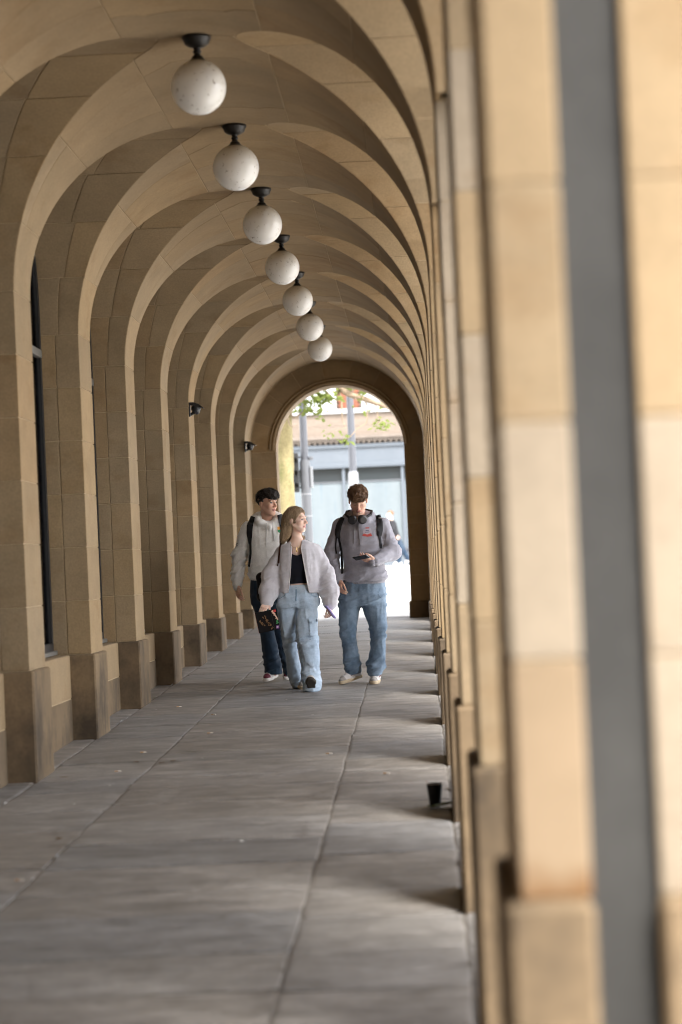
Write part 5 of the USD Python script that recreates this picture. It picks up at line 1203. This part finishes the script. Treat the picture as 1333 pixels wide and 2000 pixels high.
mat_noise('frosted_film', (.082, .098, .106), (.10, .115, .120), scale=1.2, stretch=(3.0, 1, .12), fine=6, fine_amt=.05, rough=.5, c3=(.070, .092, .108), c3scale=2.4, c3pos=(.56, .66))
MATS['shop_glass'] = usdkit.material(stage, '/World/Looks/shop_glass', {'p': ('principled_bsdf', dict(base_color=(.022, .026, .028), roughness=.06, specular_ior_level=.4))}, [], surface='p.BSDF')
mat_noise('buff_brick', (.115, .092, .073), (.15, .12, .095), scale=3, stretch=(1, 1, 6), fine=14, fine_amt=.12, rough=.9)
mat_noise('red_brick', (.12, .045, .025), (.16, .06, .035), scale=5, stretch=(1, 1, 3), fine=20, fine_amt=.2, rough=.9)
mat_noise('brown_cornice', (.10, .082, .068), (.125, .104, .086), scale=5, fine=20, fine_amt=.15, rough=.8)
mat_simple('sash_white', (.30, .30, .295), .5)
mat_simple('room_blind', (.27, .275, .28), .8)

def shop():
    t = thing('shop_building', 'building across the street with blue-grey shopfront under pale brick', 'building', None, (0, 80, 0))
    x0, x1 = -16, 8
    part('wall', block(x0, x1, .30, 8, -.3, 10.5, .01), 'buff_brick', t)
    part('stone_band', block(x0, x1, .06, .29, 4.30, 4.62, .01), 'buff_brick', t)
    part('brick_band', block(x0, x1, .10, .29, 4.625, 5.05, .01), 'buff_brick', t)
    part('sill_course', block(x0, x1, .0, .29, 5.055, 5.20, .01), 'sash_white', t)
    part('cornice', join([block(x0, x1, -.28, .295, 4.19, 4.29, .01), block(x0, x1, -.20, .295, 4.10, 4.188, .01)]), 'brown_cornice', t)
    dent = [block(x, x + .09, -.16, -.06, 4.03, 4.10, .004) for x in np.arange(-8, 4, .18)]
    part('dentils', join(dent), 'brown_cornice', t)
    part('fascia', block(x0, x1, -.05, .29, 3.36, 4.02, .01), 'shop_paint', t)
    part('fascia_moulding', join([block(x0, x1, -.12, -.052, 3.90, 4.02, .01), block(x0, x1, -.09, -.052, 3.30, 3.40, .01), block(x0, x1, -.08, .28, 3.24, 3.355, .01)]), 'shop_paint', t)
    part('stall_riser', block(x0, x1, -.02, .28, -.2, .44, .01), 'shop_paint', t)
    part('sill', block(x0, x1, -.10, .28, .445, .52, .01), 'pole_grey', t)
    edges = [-12.0, -9.4, -6.9, -4.20, -2.37, -.42, 2.0, 4.5]
    for a, b in zip(edges[:-1], edges[1:]):
        part('clear_pane', block(a + .05, b - .05, .10, .12, 2.80, 3.235, .003), 'shop_glass', t)
        part('frosted_pane', block(a + .05, b - .05, .09, .12, .525, 2.76, .003), 'frosted_film', t)
        part('glazing_bar', block(a + .03, b - .03, .05, .13, 2.765, 2.795, .004), 'pole_pale', t)
    for a in edges: part('pilaster', block(a - .055, a + .045, .0, .28, .525, 3.235, .006), 'shop_paint', t)
    for a, b in ((-10.2, -8.2), (-7.3, -5.3), (-4.6, -2.52), (-1.68, .4), (1.3, 3.4)):
        w = part('window', block(a, b, .20, .295, 5.205, 8.0, .01), 'sash_white', t)
        part('pane', block(a + .10, b - .10, .185, .198, 5.33, 6.5, .003), 'room_blind', w); part('pane', block(a + .10, b - .10, .185, .198, 6.6, 7.9, .003), 'room_blind', w)
    for a, b in ((-8.15, -7.35), (-5.25, -4.65), (-2.46, -1.74), (.45, 1.25)):
        pr = []
        for i in range(36):
            o = .0 if i % 2 else .055
            pr.append(block(a + o, b - o, .12, .298, 5.21 + i * .078, 5.21 + i * .078 + .068, .004))
        part('brick_pier', join(pr), 'red_brick', t)
shop()

def gz(y): return float(floor_z(y)) - .030
def street():
    t = thing('street_pole', 'grey lamp post with thicker base and a black traffic signal on its side', 'lamp post', None, (-2.185, 48, gz(48)))
    zb = gz(48)
    part('base', lathe([(0, 0), (.14, 0), (.14, .05), (.100, .09), (.0985, 2.60 - .01), (.100, 2.70), (.088, 2.76), (.0, 2.76)], 28), 'pole_pale', t, smooth=40)
    part('shaft', lathe([(0, 2.70), (.075, 2.70), (.071, 5.0), (.055, 9.0), (0, 9.0)], 24), 'pole_grey', t, smooth=40)
    for z in (2.06, 1.62): part('band', lathe([(.101, z), (.106, z + .004), (.106, z + .026), (.101, z + .03)], 28), 'sign_white', t, smooth=40)
    h = part('signal_head', join([block(-.225, -.125, -.14, .06, 2.12, 2.90, .012)]), 'signal_black', t)
    for z in (2.26, 2.51, 2.76):
        part('visor', tube([(-.175, -.13, z), (-.175, -.25, z - .01)], [.045, .045], 14, caps=False), 'signal_black', h, smooth=40)
        part('lens', lathe([(0, .0), (.04, .0), (.04, .006), (0, .01)], 16).apply_transform(trimesh.transformations.rotation_matrix(math.pi / 2, [1, 0, 0])).apply_translation((-.175, -.142, z)), 'signal_lens', h)
    part('bracket', join([block(-.13, -.06, -.03, .03, 2.2, 2.23, .004), block(-.13, -.06, -.03, .03, 2.8, 2.83, .004)]), 'signal_black', t)
    part('detector', join([block(.06, .10, -.02, .02, 2.76, 2.80, .003), block(.085, .165, -.06, .03, 2.75, 2.82, .008)]), 'pole_pale', t)
    part('push_box', block(.098, .15, -.07, .07, 2.20, 2.62, .008), 'sign_white', t)
    t = thing('street_pole', 'plain grey lamp post right of the archway centre, pale thicker lower half', 'lamp post', None, (-1.335, 52, gz(52)))
    part('base', lathe([(0, 0), (.15, 0), (.15, .05), (.112, .09), (.110, 2.45), (.106, 2.52), (.084, 2.56), (0, 2.56)], 28), 'sign_white', t, smooth=40)
    part('shaft', lathe([(0, 2.5), (.080, 2.5), (.074, 5.0), (.055, 9.0), (0, 9.0)], 24), 'pole_grey', t, smooth=40)

def tree():
    z0 = gz(46); t = thing('street_tree', 'tree with yellow mossy trunk and fresh leaves just outside the archway', 'tree', None, (-2.47, 46, z0))
    tr = [(.0 + .0, 0, -.1), (-.02, 0, .3), (-.02, 0, 1.2), (-.01, 0, 2.2), (.02, 0, 3.2), (.05, 0, 4.2), (.12, .2, 5.6), (.2, .3, 7.5)]
    rr = [.26, .20, .175, .165, .155, .14, .11, .05]
    def smooth_pts(p, r, n):
        p = np.asarray(p, float); s = np.linspace(0, 1, len(p)); u = np.linspace(0, 1, n)
        from scipy.interpolate import PchipInterpolator
        return np.stack([PchipInterpolator(s, p[:, i])(u) for i in range(3)], 1), PchipInterpolator(s, r)(u)
    P, Rr = smooth_pts(tr, rr, 34); m = tube(P, Rr, 20); v = m.vertices; c = v.copy(); c[:, 2] *= .5
    d = v - np.stack([np.interp(v[:, 2], P[:, 2], P[:, i]) for i in range(3)], 1); d[:, 2] = 0; m.vertices = v + d * (.35 * (meshkit.fbm(c * 6, 3) - .5))[:, None]
    part('trunk', m, 'mossy_bark', t, smooth=60)
    r_ = random.Random(11); leaves = []
    W = lambda x, z, y=0: np.array([x + 2.47, y, z - z0])
    def leaf(p, size, hang=.5):
        a = r_.uniform(0, 6.283); d = np.array([math.cos(a), math.sin(a), -hang * r_.uniform(.2, 1.6)]); d /= np.linalg.norm(d)
        s = np.cross(d, [0, 0, 1.0]); s /= np.linalg.norm(s); u = np.cross(s, d); s = s * math.cos(.6) + u * r_.uniform(-.7, .7); L = size; w = size * .30
        V = np.array([p, p + d * L * .3 + s * w * .8 + u * .01, p + d * L * .3 - s * w * .8 + u * .01, p + d * L * .62 + s * w * .75, p + d * L * .62 - s * w * .75, p + d * L - u * .02 * 0, p + d * L * .3 - u * .012, p + d * L * .62 - u * .012])
        leaves.append(trimesh.Trimesh(V, [[0, 6, 1], [0, 2, 6], [1, 6, 7], [1, 7, 3], [2, 7, 6], [2, 4, 7], [3, 7, 5], [4, 5, 7]], process=False))
    limbs = []
    def limb(pts, r0, r1, lv=0, size=.13, tipn=0):
        P, Rr = smooth_pts(pts, np.linspace(r0, r1, len(pts)), max(8, len(pts) * 4)); limbs.append(tube(P, Rr, 8))
        for i in range(lv):
            q = P[r_.randrange(len(P) // 3, len(P))]; leaf(q + np.array([r_.uniform(-.05, .05) for _ in range(3)]), size * r_.uniform(.7, 1.25))
        for i in range(tipn): leaf(P[-1] + np.array([r_.gauss(0, .10), r_.gauss(0, .12), r_.gauss(0, .06)]), size * r_.uniform(.7, 1.25))
    # the limb seen through the arch, its twigs and bunches of leaves
    limb([W(-2.42, 4.2), W(-2.0, 3.95, -.2), W(-1.62, 3.62, -.3), W(-1.41, 3.43, -.35), W(-1.18, 3.24, -.4), W(-.94, 3.15, -.4), W(-.71, 3.06, -.45), W(-.50, 2.97, -.5), W(-.2, 2.82, -.5), W(.3, 2.7, -.5)], .085, .03, 10)
    limb([W(-1.41, 3.43, -.35), W(-1.33, 3.1, -.4), W(-1.33, 2.80, -.45), W(-1.26, 2.6, -.45)], .022, .006)
    limb([W(-.90, 3.13, -.4), W(-.85, 2.95, -.42), W(-.87, 2.70, -.45), W(-1.05, 2.58, -.45), W(-1.18, 2.44, -.5), W(-1.27, 2.38, -.5)], .016, .006, 0, .13, 16)
    limb([W(-2.40, 3.2), W(-2.25, 2.85, -.2), W(-2.10, 2.93, -.3), W(-1.92, 2.98, -.4), W(-1.80, 2.93, -.4)], .022, .007, 10, .14, 16)
    limb([W(-2.38, 3.1), W(-2.36, 2.80, -.25), W(-2.30, 2.68, -.3), W(-2.18, 2.72, -.3)], .018, .006)
    limb([W(-2.0, 3.95, -.2), W(-1.9, 3.6, -.4), W(-1.8, 3.35, -.5), W(-1.72, 3.2, -.5)], .03, .008, 10, .15, 34)
    limb([W(-1.80, 3.75, -.2), W(-1.68, 3.5, -.5), W(-1.6, 3.3, -.6), W(-1.52, 3.18, -.6)], .025, .007, 10, .15, 26)
    for xx, zz_, nn in ((-2.15, 3.22, 30), (-1.95, 3.38, 36), (-1.70, 3.48, 40), (-1.50, 3.50, 34), (-1.15, 3.45, 24), (-2.25, 3.02, 20), (-1.85, 3.15, 22), (-.85, 3.30, 18), (-2.05, 3.05, 14)): limb([W(xx - .1, zz_ + .5, -.2), W(xx - .03, zz_ + .2, -.3), W(xx, zz_, -.4)], .015, .005, 4, .13, nn)
    limb([W(-.71, 3.06, -.45), W(-.66, 2.85, -.5), W(-.66, 2.70, -.55), W(-.60, 2.62, -.55)], .012, .005, 4, .12, 26)
    limb([W(-1.05, 3.2, -.4), W(-1.06, 3.13, -.5), W(-1.02, 3.08, -.5)], .01, .004, 0, .12, 5)
    limb([W(-1.26, 2.6, -.45), W(-1.45, 2.56, -.5), W(-1.55, 2.50, -.5)], .007, .004, 0, .11, 8)
    limb([W(-.75, 3.05, -.45), W(-.74, 2.95, -.5)], .008, .004, 0, .11, 5)
    limb([W(-1.18, 3.24, -.4), W(-.95, 3.36, -.5), W(-.72, 3.25, -.5), W(-.45, 3.05, -.5)], .02, .006, 3)
    # the crown above, out of the picture but casting its dapple
    for i in range(26):
        a = r_.uniform(0, 6.283); h = r_.uniform(3.8, 7.2); b = np.interp(h, P[:, 2], P[:, 0]), np.interp(h, P[:, 2], P[:, 1])
        L = r_.uniform(1.0, 2.2); e = np.array([b[0] + L * math.cos(a), b[1] + L * math.sin(a), h + r_.uniform(.2, 1.2)]); 
        if e[2] < 4.6: e[2] = 4.6
        limb([(b[0], b[1], h), ((b[0] + e[0]) / 2, (b[1] + e[1]) / 2, h + .35), tuple(e)], .04, .008, 20, .16, 40)
    part('limbs', join(limbs), 'twig_bark', t, smooth=60)
    part('crown', join(leaves), 'spring_leaf', t)
street(); tree()

# ---------------------------------------------------------------- small things on the paving
cloth('cup_black', (.010, .009, .009), rough=.5, sheen=0, bump=.05)
mat_simple('cup_rim', (.35, .30, .24), .6); mat_simple('stick_wood', (.45, .27, .18), .7)
mat_noise('wrapper_green', (.05, .065, .02), (.09, .11, .035), scale=12, fine=60, fine_amt=.2, rough=.5)
def cup():
    x, y = .028, 12.92; z = float(floor_z(y)) + .004
    t = thing('paper_cup', 'black paper cup standing on the paving against a pier plinth', 'cup', None, (x, y, z))
    part('cup', lathe([(0, .004), (.028, .004), (.028, 0), (.0295, 0), (.0425, .115), (.0445, .116), (.0445, .119), (.0415, .118), (.0285, .012), (0, .012)], 36), 'cup_black', t, smooth=30)
    part('rim', lathe([(.0425, .1155), (.0452, .1165), (.0452, .1195), (.0425, .1200)], 36), 'cup_rim', t, smooth=60)
    part('stirrer', tube([(-.02, 0, .012), (-.043, -.004, .135)], .0018, 6), 'stick_wood', t)
    w = thing('wrapper', 'crumpled green wrapper lying at the foot of the black cup', 'wrapper', None, (x + .035, y - .10, z))
    g = np.linspace(0, 1, 13); U, V = np.meshgrid(g, g, indexing='ij'); q = np.stack([U * 5, V * 5, np.zeros_like(U)], -1)
    P = np.stack([(U - .5) * .135 - .01, (V - .5) * .12 * (.6 + .4 * U), .004 + .035 * meshkit.fbm(q, 3, 3) * (U ** 1.5) + .010 * meshkit.noise(q * 2.2, 9)], -1)
    m = sheet(P); m2 = sheet(P - [0, 0, .0012], flip=True); part('foil', join([m, m2]), 'wrapper_green', w, smooth=25)
cup()
mat_simple('butt_paper', (.55, .50, .44), .8); mat_simple('butt_filter', (.38, .24, .13), .8); mat_simple('dead_leaf', (.16, .085, .03), .8); mat_simple('paper_scrap', (.62, .60, .57), .8)
def litter():
    r_ = random.Random(3)
    def butt(x, y, lab):
        a = r_.uniform(-.6, .6); t = thing('cigarette_end', lab, 'cigarette end', 'cigarette ends on the paving', (x, y, float(floor_z(y)) + .0085), a)
        part('paper', tube([(-.004, 0, 0), (.016, 0, 0)], .004, 8), 'butt_paper', t, smooth=40); part('filter', tube([(-.026, 0, 0), (-.004, 0, 0)], .0042, 8), 'butt_filter', t, smooth=40)
    same = 'small cigarette end, one of several scattered over the grey paving'
    butt(-1.845, 10.776, 'cigarette end at the bottom left of the photo, on the joint between slabs')
    butt(-1.975, 15.387, 'cigarette end beside the plinth of the nearest whole pier')
    butt(-.646, 15.973, 'cigarette end near the middle of the corridor, short of the three people')
    for x, y in ((-1.95, 16.6), (-1.6, 17.9), (-.25, 14.6), (-1.72, 19.6), (-2.1, 20.6)): butt(x, y, same)
    def scrap(x, y, lab, m_='paper_scrap', s=.026):
        t = thing('paper_scrap' if m_ == 'paper_scrap' else 'dead_leaf', lab, 'paper scrap' if m_ == 'paper_scrap' else 'leaf', 'scraps on the paving', (x, y, float(floor_z(y)) + .004), r_.uniform(0, 6))
        V = np.array([[-1, -.35, 0], [-.3, -.6, .12], [.6, -.45, .05], [1, .05, .14], [.4, .5, .04], [-.5, .42, .1]]) * s
        V2 = V - [0, 0, .001]; F = [[0, 1, 5], [1, 4, 5], [1, 2, 4], [2, 3, 4]]
        part('sheet', trimesh.Trimesh(np.vstack([V, V2]), F + [[a + 6, c + 6, b + 6] for a, b, c in F], process=False), m_, t)
    scrap(-.929, 11.813, 'white paper scrap lying alone in the middle of the near paving')
    for x, y in ((-2.02, 13.7), (-1.5, 16.06), (-2.28, 20.4), (-1.93, 14.6), (-.9, 19.2), (-1.2, 20.9)): scrap(x, y, 'tiny pale paper scrap on the grey paving', s=.013)
    for x, y in ((-1.75, 15.86), (-1.68, 15.95), (-1.93, 16.0), (-2.3, 15.2), (-1.88, 12.2)): scrap(x, y, 'small brown dead leaf on the paving left of the corridor', 'dead_leaf', .028)
litter()
